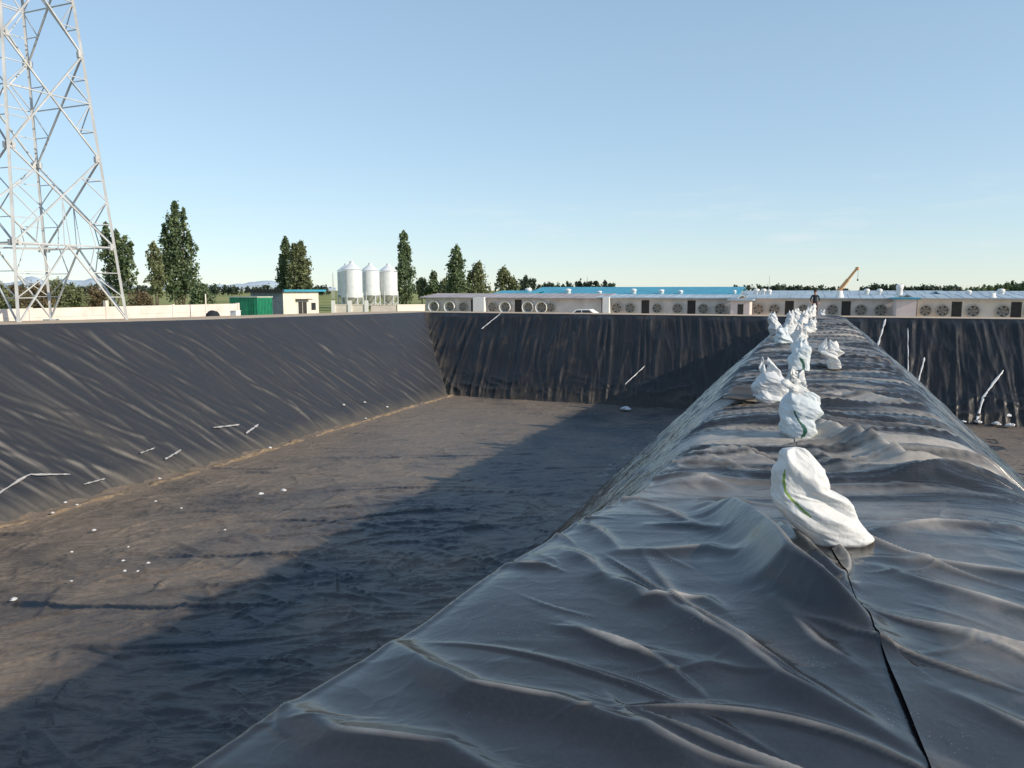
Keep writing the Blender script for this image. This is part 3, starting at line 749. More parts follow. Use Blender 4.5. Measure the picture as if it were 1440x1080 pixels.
for i, (x, y, s) in enumerate([(-17.9, 14.8, .06), (-16.9, 13.3, .05), (-15.2, 13.3, .05), (-14.6, 12.8, .05), (-14.5, 13.4, .05), (-14.3, 12.9, .04), (-15.2, 11.9, .04), (-14.6, 16.1, .04), (-17.3, 17.3, .05), (-15.4, 10.7, .09), (-18.6, 17.6, .05), (-15.9, 14.1, .04)]):
    scrap((x, y, TOE + .12), s, 'tiny white scrap on the sunlit wrinkled basin floor', 240 + i, TINY)
DEB = 'crumpled white film at the foot of the right far bank'
for i, (x, y, s, lab) in enumerate([(7.95, 42.9, .22, 'crumpled white film at the lower end of the large white strip'), (8.7, 42.7, .25, 'crumpled white film right of the large strip at its foot'), (9.2, 42.5, .25, 'crumpled white film at the right edge of the frame, lower piece'), (9.25, 43.4, .22, 'crumpled white film at the right edge of the frame, upper piece'), (7.6, 43.9, .16, 'small white scrap with dark hollow left of the large strip'), (7.3, 42.9, .15, 'leftmost low scrap of white film at the foot of the right far bank')]):
    scrap((x, y, pit_z(x, y) + .15), s, lab, 260 + i, DEB)
scrap((-9.2, 41.2, TOE + .12), .3, 'pale crumpled film in the shadow at the far end of the left basin floor', 270)

# ------------------------------------------------------------------ lattice tower
def pylon():
    root = empty('lattice_tower', (-31.9, 24.2, 0), R(-2))
    tag(root, 'tall galvanised lattice power pylon standing on the left embankment', 'pylon')
    hb = 2.55
    H = 37.0
    def half(z): return hb * (1 - z / H) if z < 26 else hb * (1 - 26 / H)
    def P(i, z):
        sx, sy = ((1, -1), (1, 1), (-1, 1), (-1, -1))[i % 4]; h = half(z); return (sx * h, sy * h, z + .15)
    levels = [0, 3.35, 7.2, 11.6, 15.6, 19.2, 22.4, 25.2]
    for i in range(4):
        mb = MB()
        for a, b in zip([0] + levels[1:-1], levels[1:]): 
            mb.bar(P(i, a), P(i, b), .108, .10)
        mb.bar(P(i, 25.2), P(i, 30), .13); mb.box(P(i,0)[0]-.25, P(i,0)[0]+.25, P(i,0)[1]-.25, P(i,0)[1]+.25, -.2, .2, 0)
        mb.build('leg', M['steelw'], root)
    def L(a, b, t): return tuple(a[k] + (b[k] - a[k]) * t for k in range(3))
    for i in range(4):
        j = i + 1; mb = MB()
        d1, d2 = .062, .034
        # bottom panel: beam with an inverted V and its sub-bracing
        z1 = levels[1]; A0, B0, A1, B1 = P(i, .1), P(j, .1), P(i, z1), P(j, z1); mid = L(A1, B1, .5)
        mb.bar(A1, B1, d1); mb.bar(mid, A0, d1); mb.bar(mid, B0, d1)
        for t in (.35, .68):
            mb.bar(L(mid, A0, t), L(A1, A0, t), d2); mb.bar(L(mid, B0, t), L(B1, B0, t), d2)
        mb.bar(L(mid, A0, .35), L(A1, A0, .68), d2); mb.bar(L(mid, B0, .35), L(B1, B0, .68), d2)
        mb.bar(L(mid, A0, .35), L(A1, B1, .22), d2); mb.bar(L(mid, B0, .35), L(A1, B1, .78), d2)
        mb.bar(L(A1, B1, .22), A1, d2)
        for a, b in zip(levels[1:-1], levels[2:]):
            A, B, C_, D = P(i, a), P(j, a), P(i, b), P(j, b)
            mb.bar(A, D, d1); mb.bar(B, C_, d1)
            wa = half(a); wb = half(b); tc = wa / (wa + wb); X = L(A, D, tc); zx = X[2] - .15
            XA, XB = P(i, zx), P(j, zx)
            q1, q2 = L(A, X, .5), L(B, X, .5); q3, q4 = L(C_, X, .5), L(D, X, .5)
            for q_, leg in ((q1, i), (q3, i), (q2, j), (q4, j)):
                zq = q_[2] - .15; mb.bar(q_, P(leg, zq), d2); mb.bar(q_, P(leg, zx), d2)
            if a > 5: mb.bar(X, XA, .045); mb.bar(X, XB, .045)
            else: mb.bar(X, L(A, B, .47), d2); mb.bar(X, L(A, B, .53), d2); mb.bar(q1, L(A, B, .2), d2); mb.bar(q2, L(A, B, .8), d2)
        z = 25.2
        mb.bar(P(i, z), P(j, z), d2); mb.bar(P(i, z), P(j, 30), d2); mb.bar(P(j, z), P(i, 30), d2); mb.bar(P(i, 30), P(j, 30), d2)
        for z in levels[1:-1]:
            A = P(i, z); B = P(j, z); g1, g2 = L(A, B, .045), L(A, B, .955)
            for g_ in (g1, g2): mb.bar((g_[0], g_[1], g_[2] - .12), (g_[0], g_[1], g_[2] + .12), .14)
        mb.build('bracing', M['steelw'], root)
    mb = MB()   # horizontal plan bracing
    for z in (levels[1],):
        m = [L(P(i, z), P(i + 1, z), .5) for i in range(4)]
        for k in range(4): mb.bar(m[k], m[(k + 1) % 4], .07)
    c = [L(P(i, levels[1]), P(i + 1, levels[1]), .5) for i in range(4)]
    mb.build('plan_bracing', M['steelw'], root)
    for s in (1, -1):
        for z in (25.2, 30):
            mb = MB(); tip = (0, s * 7.5, z + .8)
            for sx in (1, -1):
                for zz in (z, z + 1.2):
                    hh = half(z); mb.bar((sx * hh, s * hh, zz + .15), tip, .08)
                for t in (.3, .6): mb.bar(L((sx*half(z), s*half(z), z+.15), tip, t), L((-sx*half(z), s*half(z), z+1.35), tip, t), .05)
            mb.build('cross_arm', M['steelw'], root)
    mb = MB()
    for i in range(4): mb.bar(P(i, 30), (0, 0, 34), .1)
    mb.build('peak', M['steelw'], root)
pylon()

# ------------------------------------------------------------------ perimeter wall left
def per_wall():
    root = empty('perimeter_wall', (-38, 30, 0)); tag(root, 'low pale precast concrete wall along the left embankment behind the pylon', 'wall')
    y = -10.0; 
    ys = [-24, -19.5, -15, -10.5, -6, -1.5, 3.2, 8.2, 14.2]
    for a, b in zip(ys[:-1], ys[1:]):
        mb = MB()
        for k in range(4): mb.box(-.05, .05, a + .1, b - .1, -1.3 + k * .49, -1.3 + k * .49 + .482)
        mb.build('wall_panel', M['conc'], root)
    for k, a in enumerate(ys):
        MB().box(-.1, .1, a - .1, a + .1, -1.5, .70 if k != 6 else 1.0).build('post', M['conc'], root)
    mb = MB().box(-.06, .06, 0, 3.5, -1.3, .62)
per_wall()
o = MB().bar((-36.5, 39.5, -1.2), (-36.5, 39.5, 1.35), .09, .08, n=8).build('pole', M['cream'], smooth=True); tag(o, 'thin pale upright pole beside the perimeter wall under the large poplar', 'pole')
def heap():
    v = []; us = np.linspace(0, math.pi * 2, 22, endpoint=False); ts = np.linspace(0, 1, 9)[:, None]
    X = (1.0 * np.cos(us) * np.cos(ts * 1.5) ** .6); Y = (1.1 * np.sin(us) * np.cos(ts * 1.5) ** .6); Z = .75 * np.sin(ts * 1.5) + 0 * us + .08 * perlin(X * 2, Y * 2 + ts * 2, 5)
    me = grid_mesh('heap', X, Y, Z, close_u=True)
    o = link('covered_heap', me, M['navy'], loc=(-33.6, 36.9, -.1)); o.scale = (.4, .4, .62); tag(o, 'dark rounded covered heap in front of the end of the pale wall', 'covered heap')
heap()
mb = MB().box(-.22, .22, -.2, .2, 0, .46).box(-.25, .25, -.23, .23, .462, .5); o = mb.build('plastic_box', M['white'], loc=(-31.9, 36.9, -.1), bevel=.03); tag(o, 'small white box on the ground right of the dark heap', 'box')

# ------------------------------------------------------------------ green container and small house
def at_Y(c, Yp):
    """x at which picture column c meets the plane y = Yp"""
    k = (c - 720) / 1080 / math.cos(R(6.97)) * 1.0
    k = (c - 720) / 1088
    # ray direction in plan: forward(-.3601,.9329) + k*right(.9329,.3601)
    dx = -.3601 + k * .9329; dy = .9329 + k * .3601; return dx / dy * Yp
def container():
    yc = 50.0; xr = at_Y(361, yc); xl = at_Y(322, yc); wh = (xr - xl) / 2
    root = empty('metal_container', ((xl + xr) / 2, yc, -1.2)); tag(root, 'bright green metal container between the pale wall and the small blue-roofed house', 'container')
    dp = xr / (at_Y(382, 1.0)) - yc; mb = MB().box(-wh, wh, 0, dp, 0, 2.2)
    n = 12
    for k in range(n): x = -wh + .12 + k * (2 * wh - .24) / n; mb.box(x, x + .12, -.04, -.002, .1, 2.1)
    for k in range(10): mb.box(wh + .002, wh + .04, .1 + k * dp / 10.2, .1 + k * dp / 10.2 + dp / 22, .1, 2.1)
    mb.build('body', M['green'], root)
    MB().box(-wh - .05, wh + .05, -.06, dp + .06, 2.202, 2.3).build('roof', M['greytop'], root)
    MB().box(-.4, .4, -.08, -.045, .15, 1.9).build('door', M['green'], root)
container()
def house():
    root = empty('guard_house', (-44.6, 57.9, -1.3)); tag(root, 'small one-room house with cream lit end, grey shaded side and thin blue roof', 'house')
    MB().box(-3.6, 0, 0, 5.4, 0, 2.75).build('wall', [M['cream']], root)
    MB().box(-3.62, .0, -.03, -.003, .0, 2.7).build('shade_panel', plain('grey_blue_shade', (.17, .20, .23), .7), root)  # thin panel, the shade of this side put into its colour
    MB().box(-3.9, .35, -.25, 6.2, 2.76, 2.95).build('roof', M['blueroof'], root)
    MB().box(-3.92, .2, -.30, -.253, 2.70, 2.97).build('fascia', M['dark'], root)
    d = MB().box(.003, .06, 2.0, 3.5, 0, 1.9).build('door_frame', M['white'], root)
    MB().box(.062, .075, 2.1, 2.72, .05, 1.82).box(.062, .075, 2.78, 3.4, .05, 1.82).build('door', M['dark'], root)
    MB().box(0.003, .5, 1.75, 3.75, 2.0, 2.08).build('canopy', M['dark'], root)
    MB().box(.003, .02, 4.2, 4.9, 1.0, 1.7).build('window', M['glass'], root)
house()

# ------------------------------------------------------------------ silos
def silo(loc, lab, first=None):
    if first:
        r = first.copy(); COL.objects.link(r); r.location = loc; r['label'] = lab
        for ch in first.children:
            c = ch.copy(); COL.objects.link(c); c.parent = r
        return r
    root = empty('feed_silo', loc); tag(root, lab, 'silo', 'feed silos behind the pale wall')
    prof = []
    for k in range(14): z = 2.6 + k * .26; prof += [(1.36, z), (1.33, z + .13)]
    MB().lathe(prof, n=32).build('barrel', M['silo'], root, smooth=True)
    MB().lathe([(1.42, 6.2), (1.36, 6.26), (.28, 7.1), (.28, 7.3), (.02, 7.38)], n=32).build('roof', M['silo'], root, smooth=False)
    MB().lathe([(1.34, 2.58), (.32, 1.05), (.25, .75), (.02, .74)], n=32).build('hopper', M['silo_d'], root, smooth=True)
    for k in range(6):
        t = math.pi / 6 + k * math.pi / 3; x, y = 1.34 * math.cos(t), 1.34 * math.sin(t)
        MB().bar((x, y, 0), (x, y, 3.2), .13).build('leg', M['silo'], root)
    mb = MB()
    for k in range(6):
        t = math.pi / 6 + k * math.pi / 3; t2 = t + math.pi / 3
        mb.bar((1.34*math.cos(t), 1.34*math.sin(t), .9), (1.34*math.cos(t2), 1.34*math.sin(t2), 1.6), .06)
        mb.bar((1.34*math.cos(t), 1.34*math.sin(t), 1.6), (1.34*math.cos(t2), 1.34*math.sin(t2), .9), .06)
    mb.build('bracing', M['silo'], root)
    mb = MB()
    for s in (-.18, .18): mb.bar((s, -1.45, .3), (s, -1.45, 6.3), .05)
    for k in range(18): mb.bar((-.18, -1.45, .5 + k * .32), (.18, -1.45, .5 + k * .32), .035)
    mb.build('ladder', M['steelw'], root)
    return root

# ------------------------------------------------------------------ foliage
def crown_mesh(name, spires, n, leaf, seed, gap=.1, tilt=.9):
    """spires: (x, y, z0, z1, r, shape) - leaf faces through each spire's volume in clumps"""
    q = np.random.default_rng(seed); V = []; S = []
    tot = sum((s[3] - s[2]) * s[4] for s in spires)
    for (sx, sy, z0, z1, r, sh) in spires:
        m = int(n * (z1 - z0) * r / tot)
        # clumps
        nc = max(6, int(m / 26)); t = q.uniform(0, 1, nc) ** .85
        rad = r * np.interp(t, [0, .08, .3, .6, .85, 1], sh); a = q.uniform(0, 2 * math.pi, nc)
        rr = rad * q.uniform(.25, 1.0, nc) * (1 + .25 * np.sin(t * 23 + seed))
        C = np.stack([sx + rr * np.cos(a), sy + rr * np.sin(a), z0 + (z1 - z0) * t], 1)
        cs = r * q.uniform(.16, .34, nc) * np.interp(t, [0, .7, 1], [1, 1, .55]); cb = q.uniform(0, 1, nc)
        pick = q.integers(0, nc, m)
        P = C[pick] + q.normal(0, 1, (m, 3)) * cs[pick, None] * np.array([.55, .55, .95])
        V.append(P); S.append(np.clip(cb[pick] * .6 + q.uniform(-.1, .4, m), 0, 1))
    P = np.concatenate(V); S = np.concatenate(S); m = len(P)
    u = q.normal(0, 1, (m, 3)); u /= np.linalg.norm(u, axis=1, keepdims=True)
    w_ = np.cross(u, q.normal(0, 1, (m, 3))); w_ /= np.linalg.norm(w_, axis=1, keepdims=True)
    s = leaf * q.uniform(.6, 1.3, m)[:, None]
    co = np.stack([P - u * s, P + w_ * s * .7, P + u * s, P - w_ * s * .7], 1).reshape(-1, 3)
    me = bpy.data.meshes.new(name); me.vertices.add(4 * m); me.vertices.foreach_set('co', co.ravel())
    me.loops.add(4 * m); me.loops.foreach_set('vertex_index', np.arange(4 * m)); me.polygons.add(m)
    me.polygons.foreach_set('loop_start', np.arange(0, 4 * m, 4)); me.polygons.foreach_set('loop_total', np.full(m, 4)); me.update(calc_edges=True)
    at = me.attributes.new('dust', 'FLOAT', 'POINT'); at.data.foreach_set('value', np.repeat(S, 4).astype(np.float32))
    return me
POP = [.25, .7, 1.0, .9, .55, .12]; BUSH = [.8, 1.0, 1.0, .85, .6, .25]; CON = [.9, 1.0, .85, .55, .3, .05]
def tree(name, loc, spires, n, leaf, seed, mat, label, cat='tree', group=None, trunk=.18):
    root = empty(name, loc); tag(root, label, cat, group)
    link('crown', crown_mesh('crown', spires, n, leaf, seed), mat, root)
    mb = MB(); 
    for (sx, sy, z0, z1, r, sh) in spires:
        mb.bar((sx * .3, sy * .3, 0), (sx * .8, sy * .8, z0 + (z1 - z0) * .25), trunk * 1.3, trunk, n=7)
        mb.bar((sx * .8, sy * .8, z0 + (z1 - z0) * .25), (sx, sy, z0 + (z1 - z0) * .85), trunk, trunk * .3, n=7)
        q = random.Random(seed)
        for k in range(6):
            zz = z0 + (z1 - z0) * (.12 + .11 * k); t = q.uniform(0, 6.28)
            mb.bar((sx * .8, sy * .8, zz), (sx * .8 + r * .7 * math.cos(t), sy * .8 + r * .7 * math.sin(t), zz + r * 1.1), trunk * .4, trunk * .15, n=5)
    mb.build('trunk', M['bark'], root, smooth=True)
    return root
def pos(px, D, gz=-1.3):
    """plan point at depth D in the direction of picture column px"""
    xc = (px - 720) / 1080 * D; f = D * math.cos(R(6.97)); return (-.36 * f + .933 * xc, .933 * f + .36 * xc, gz)
def up_(y, D): return 1.6 + (408 - y) / 1080 * D
G = -1.2
def pxtree(name, D, sp, n, leaf, seed, mat, label, cat='tree', group=None, shape=None, gz=G, trunk=.18):
    """sp: (column, top, bottom, half width) per stem"""
    c0 = sp[0][0]; loc = pos(c0, D, gz); S = []
    for (c, t, b, hw) in sp:
        off = (c - c0) / 1080 * D; S.append((off * .933, off * .36, up_(b, D) - gz, up_(t, D) - gz, hw * 1.12 / 1080 * D, shape or POP))
    return tree(name, loc, S, int(n * 1.35), leaf, seed, mat, label, cat, group, trunk)
PG = 'poplars on the plain behind the basins'
pxtree('poplar_tree', 118, [(162, 316, 412, 9), (176, 328, 415, 13), (189, 334, 412, 10)], 5200, .20, 1, M['leaf'], 'three-spired poplar clump right behind the pylon leg', group=PG)
pxtree('poplar_tree', 112, [(226, 344, 412, 11), (232, 368, 415, 9)], 2400, .19, 2, M['leaf_olive'], 'smaller light green poplar left of the tallest poplar', group=PG)
pxtree('poplar_tree', 120, [(259, 288, 416, 14), (243, 320, 395, 11), (275, 330, 410, 11), (254, 345, 420, 20), (270, 296, 360, 6)], 7800, .21, 3, M['leaf'], 'tallest and broadest poplar, left of the covered heap and green container', group=PG)
pxtree('shrub', 105, [(290, 402, 430, 14)], 1600, .17, 4, M['leaf'], 'dark green round shrub at the right foot of the tallest poplar', 'shrub', shape=BUSH, trunk=.08)
pxtree('poplar_tree', 125, [(408, 337, 425, 10), (404, 360, 422, 10)], 4600, .20, 5, M['leaf'], 'left poplar of the pair above the small blue-roofed house', group=PG)
pxtree('poplar_tree', 122, [(420, 347, 425, 11), (429, 344, 425, 11), (433, 365, 422, 9)], 6200, .20, 6, M['leaf_olive'], 'right olive green poplar of the pair above the small blue-roofed house', group=PG)
pxtree('poplar_tree', 128, [(571, 352, 426, 12), (571, 329, 372, 8)], 4600, .20, 7, M['leaf'], 'slim dark poplar directly right of the silos', group=PG)
pxtree('poplar_tree', 135, [(643, 360, 420, 13), (644, 348, 385, 8)], 4400, .22, 8, M['leaf'], 'slim dark poplar behind the left end of the farm sheds', group=PG)
SG = 'smaller trees behind the left end of the sheds'
pxtree('broadleaf_tree', 150, [(595, 394, 416, 9)], 1100, .24, 9, M['leaf_olive'], 'low tree just right of the slim poplar beside the silos', group=SG, shape=BUSH)
pxtree('broadleaf_tree', 148, [(612, 384, 416, 9)], 1300, .24, 10, M['leaf'], 'small pointed tree midway between the two slim dark poplars', group=SG)
pxtree('broadleaf_tree', 155, [(627, 396, 416, 10)], 1100, .24, 11, M['leaf_olive'], 'low bushy tree left of the second slim poplar', group=SG, shape=BUSH)
pxtree('broadleaf_tree', 145, [(672, 374, 414, 16), (662, 386, 412, 9)], 2600, .24, 12, M['leaf_olive'], 'cone-shaped olive tree right of the second slim poplar', group=SG, shape=CON)
pxtree('broadleaf_tree', 152, [(709, 380, 412, 11), (718, 392, 412, 10)], 2200, .24, 13, M['leaf_olive'], 'round-topped tree where the cyan roof begins', group=SG, shape=BUSH)
BG = 'dry shrubs beyond the perimeter wall'
for i, (c, t, hw, D, mt, lab) in enumerate([(4, 398, 16, 72, 'leaf_olive', 'olive shrub at the left edge of the frame behind the wall'), (30, 404, 14, 75, 'leaf_brown', 'low brown shrub between the pylon legs, left one'), (62, 402, 16, 70, 'leaf_brown', 'brown shrub under the pylon beam, middle of the dry shrubs'),
        (88, 396, 14, 78, 'leaf_olive', 'tallest olive dry shrub behind the pylon'), (112, 404, 14, 74, 'leaf_olive', 'olive green shrub right of the tallest dry shrub'), (140, 408, 15, 80, 'leaf_brown', 'low brown shrub left of the three-spired poplar'), (204, 413, 14, 84, 'leaf_brown', 'low dry shrub right of the three-spired poplar')]):
    pxtree('shrub', D, [(c, t, 432, hw), (c + hw * .6, t + 5, 432, hw * .7)], 1900, .11, 20 + i, M[mt], lab, 'shrub', BG, BUSH, trunk=.06)
def treeline(cols, D, tops, seed, label, mat, n=8000, leaf=.5, base=412):
    S = []; q = random.Random(seed); c0 = cols[0]; loc = pos(c0, D, G - .7); c = c0
    while c < cols[1]:
        t = float(np.interp(c, *tops)) + q.uniform(-2.5, 2.5); off = (c - c0) / 1080 * D
        S.append((off * .933, off * .36 + q.uniform(-4, 4), up_(base, D) - loc[2], up_(t, D) - loc[2], q.uniform(6, 9) / 1080 * D, BUSH)); c += q.uniform(3, 6)
    o = link('treeline', crown_mesh('treeline', S, n, leaf, seed), mat, loc=loc); tag(o, label, 'wood', kind='stuff')
treeline((722, 868), 330, ([720, 740, 760, 790, 810, 830, 868], [399, 393, 398, 401, 398, 397, 402]), 31, 'distant dark row of trees above the left part of the cyan roof', M['leaf_far'])
treeline((1030, 1190), 380, ([1030, 1060, 1110, 1150, 1190], [405, 405, 404, 406, 405]), 32, 'distant low hedge line behind the berm end and crane', M['leaf_far'], 8000)
treeline((1205, 1345), 360, ([1205, 1225, 1240, 1280, 1290, 1320, 1345], [406, 402, 404, 406, 403, 405, 405]), 33, 'distant broken tree line behind the right sheds', M['leaf_far'], 8000)
treeline((-20, 470), 420, ([-20, 100, 200, 330, 470], [404, 403, 404, 404, 405]), 34, 'distant dark tree belt along the horizon at left', M['leaf_far'], 16000, .6, 412)

# ------------------------------------------------------------------ hills
def hill(name, pts, D, col, base=411, thick=60):
    V = []; F = []
    for (c, t) in pts:
        p = pos(c, D); q = pos(c, D + thick * 2)
        V += [(p[0], p[1], -8), (p[0], p[1], up_(t, D) * .55), (q[0], q[1], up_(t, D + thick * 2)), (q[0] * 1.1, q[1] * 1.1, -8)]
    for i in range(len(pts) - 1):
        for k in range(3): F.append((i*4+k, i*4+4+k, i*4+5+k, i*4+k+1))
    me = bpy.data.meshes.new(name); me.from_pydata(V, [], F)
    for p in me.polygons: p.use_smooth = True
    o = link(name, me, col); o['kind'] = 'structure'
def rough(c0, c1, lo, hi, seed, step=8):
    return [(c, lo - (lo - hi) * max(0, min(1, (.5 + .9 * float(fbm(np.array(c / 55.), np.array(seed * 1.), 3, seed))))) * math.sin(math.pi * min(1, max(0, (c - c0) / (c1 - c0))))**.4) for c in range(c0, c1 + 1, step)]
hm = plain('far_hazy_hills', (.42, .50, .58), 1, var=.1, scale=.002, spec=0)  # distance haze put into the pale bluish colour
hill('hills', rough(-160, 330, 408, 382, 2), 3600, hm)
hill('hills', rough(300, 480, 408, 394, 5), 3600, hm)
gm = plain('near_hill_vegetation', (.06, .09, .035), 1, var=.5, scale=.05, spec=0)
hill('hill', [(1290, 410), (1340, 408), (1370, 406), (1400, 402), (1420, 399), (1445, 396), (1500, 392), (1560, 388), (1640, 390), (1750, 396)], 420, gm)
treeline((1350, 1470), 400, ([1350, 1400, 1440, 1470], [406, 401, 396, 393]), 35, 'green bushes covering the hill at the right edge', M['leaf'], 5200, .55, 410)

# ------------------------------------------------------------------ silos placed
s0 = silo(pos(498.5, 103, -1.95), 'nearest and widest looking silo, leftmost of the three bright ones')
silo(pos(524, 116, -1.75), 'middle one of the three bright galvanised silos', s0)
silo(pos(549, 118, -1.75), 'rightmost galvanised silo, next to the slim dark poplar', s0)
silo(pos(491, 118, -1.75), 'half hidden darker silo behind the leftmost bright one', s0)

# ------------------------------------------------------------------ short walls by the silos
def lwall(p, q, z0, z1, lab, mat='cream', piers=()):
    a = Vector(p); b = Vector(q); d = (b - a); L = d.length; root = empty('boundary_wall', (a.x, a.y, z0), math.atan2(d.y, d.x)); tag(root, lab, 'wall')
    MB().box(0, L, -.1, .1, 0, z1 - z0).build('wall', M[mat], root)
    MB().box(-.04, L + .04, -.14, .14, z1 - z0 + .002, z1 - z0 + .08).build('coping', M[mat], root)
    for t in piers: MB().box(L * t - .2, L * t + .2, -.2, -.103, 0, z1 - z0 + .5).build('pier', M['white'], root)
a = pos(470, 84)[:2]; b = pos(520, 84)[:2]; lwall(a, b, -1.6, -.0, 'short cream wall with piers in front of the silo legs', piers=(.04, .5, .96))
a = pos(560, 80)[:2]; b = pos(598, 82)[:2]; lwall(a, b, -1.6, .05, 'pale cream wall between the silos and the first shed')
a = pos(524, 90)[:2]; b = pos(558, 90)[:2]; lwall(a, b, -1.6, -.15, 'low grey boundary wall under the right silos', 'conc')
def mast(c, D, t, lab):
    p = pos(c, D, -1.8); mb = MB()
    h = up_(t, D) + 1.8
    for k in range(3):
        u = 2.094 * k; mb.bar((.5 * math.cos(u), .5 * math.sin(u), 0), (.06 * math.cos(u), .06 * math.sin(u), h), .08, .05)
    for k in range(12):
        z = h * k / 12; r = .5 - .44 * k / 12
        for j in range(3): mb.bar((r * math.cos(2.094*j), r * math.sin(2.094*j), z), (r * math.cos(2.094*(j+1)), r * math.sin(2.094*(j+1)), z + h / 14), .04)
    tag(mb.build('radio_mast', M['steelw'], loc=p), lab, 'mast')
mast(472, 240, 384, 'thin faint lattice mast just left of the silos')
mast(824, 330, 389, 'faint mast above the distant trees over the cyan roof')
mast(1076, 330, 388, 'faint mast over the three close roof vents')

# ------------------------------------------------------------------ farm sheds
def fan_mesh():
    mb = MB()
    n = 28
    mb.lathe([(.70, -.02), (.74, -.22), (.60, -.22), (.62, -.03), (.62, -.01)], n=n, m=0, axis='y')
    mb.lathe([(.62, -.03), (.001, -.03)], n=n, m=3, axis='y')
    for k in range(6):
        t = k * math.pi / 3 + .3
        for s in (0,):
            c, sn = math.cos(t), math.sin(t); w0, w1 = .09, .2
            P = [(c*.08 - sn*w0, -.10, sn*.08 + c*w0), (c*.57 - sn*w1, -.16, sn*.57 + c*w1), (c*.57 + sn*w1*.6, -.08, sn*.57 - c*w1*.6), (c*.08 + sn*w0, -.06, sn*.08 - c*w0)]
            mb.add(P, [(0, 1, 2, 3)], 2)
    mb.lathe([(.12, -.05), (.12, -.18), (.001, -.18)], n=12, m=2, axis='y')
    for k in (-.3, 0, .3): mb.box(-.58, .58, -.205, -.195, k - .012, k + .012, 0)
    return mb
_f = fan_mesh().build('fan', [M['fanrim'], M['dark'], M['fan'], plain('fan_recess', (.13, .12, .105), .8, var=.3)], smooth=False); FANME = _f.data; bpy.data.objects.remove(_f)
def zY(c, y, Yp):
    x = at_Y(c, Yp); D = -.3601 * x + .9329 * Yp; return 1.6 - (y - 408) / 1080 * D * 1.0
def shed(Yp, c0, c1, depth, eave, ridge_, wallm, roofm, lab, fans=(), doors=(), hoods=(), piers=(), vents=(), gz=-1.95, pale=()):
    x0, x1 = at_Y(c0, Yp), at_Y(c1, Yp); root = empty('farm_shed', (x0, Yp, gz)); tag(root, lab, 'shed', 'long low livestock sheds beyond the far bank')
    W_ = x1 - x0; e = eave - gz; r = ridge_ - gz
    mb = MB(); v = [(0,0,0),(W_,0,0),(W_,depth,0),(0,depth,0),(0,0,e),(W_,0,e),(W_,depth,e),(0,depth,e),(0,depth/2,r-.06),(W_,depth/2,r-.06)]
    mb.add(v, [(0,1,5,4),(1,2,6,9,5),(2,3,7,6),(3,0,4,8,7)]); mb.build('wall', M[wallm], root)
    mb = MB()
    for s in (0, 1):
        ya, yb = (-.55, depth / 2) if s == 0 else (depth + .55, depth / 2)
        za = e - .08
        mb.add([(-.5, ya, za), (W_ + .5, ya, za), (W_ + .5, yb, r), (-.5, yb, r), (-.5, ya, za + .1), (W_ + .5, ya, za + .1), (W_ + .5, yb, r + .1), (-.5, yb, r + .1)], [(0,1,2,3),(4,5,6,7),(0,1,5,4),(1,2,6,5),(2,3,7,6),(3,0,4,7)])
        nn = int(W_ / 1.0)
        for k in range(nn + 1):
            x = -.45 + (W_ + .8) * k / nn; mb.bar((x, ya, za + .11), (x, yb, r + .11), .035)
    mb.build('roof', M[roofm], root)
    for c in fans:
        x = at_Y(c, Yp) - x0; o = bpy.data.objects.new('fan', FANME); COL.objects.link(o); o.parent = root; o.location = (x, -.02, 1.58); o.rotation_euler = (0, random.uniform(0, 1), 0)
        sc_ = random.uniform(.76, .86); o.scale = (sc_, 1, sc_)
        if c in hoods:
            MB().lathe([(.66, -.20), (.69, -.55), (.66, -.55), (.62, -.22)], c=(x, -.02, 1.58), n=24, axis='y').build('fan_hood', M['white'], root, smooth=True)
    for c in doors:
        x = at_Y(c, Yp) - x0
        MB().box(x - .42, x + .42, -.05, -.003, .6, 2.45).build('door', M['dark'], root)
    for (c, hw) in piers:
        x = at_Y(c, Yp) - x0; MB().box(x - hw, x + hw, -.9, -.003, 0, e + .05).build('pier', M['white'], root)
    for (c, y0, y1, hw, kind) in vents:
        # y1: where its foot meets the roof slope
        fr = .14; Yv = Yp + depth / 2 * fr; x = at_Y(c, Yv) - x0; D = -.3601 * (x + x0) + .9329 * Yv
        zt = 1.6 + (408 - y0) / 1080 * D - gz; zr = e + (r - e) * fr; rad = hw / 1080 * D
        mb = MB().lathe([(rad * .9, zr - .1), (rad * .9, zr + (zt - zr) * .55), (rad * 1.05, zr + (zt - zr) * .6), (rad * 1.05, zt - .1), (rad * .5, zt), (.01, zt)] if kind else [(rad * 1.3, zr - .1), (rad * .8, zt - .2), (rad * .8, zt), (.01, zt)], c=(x, depth / 2 * fr, 0), n=14)
        mb.build('roof_vent', M['white'], root, smooth=True)
    return root
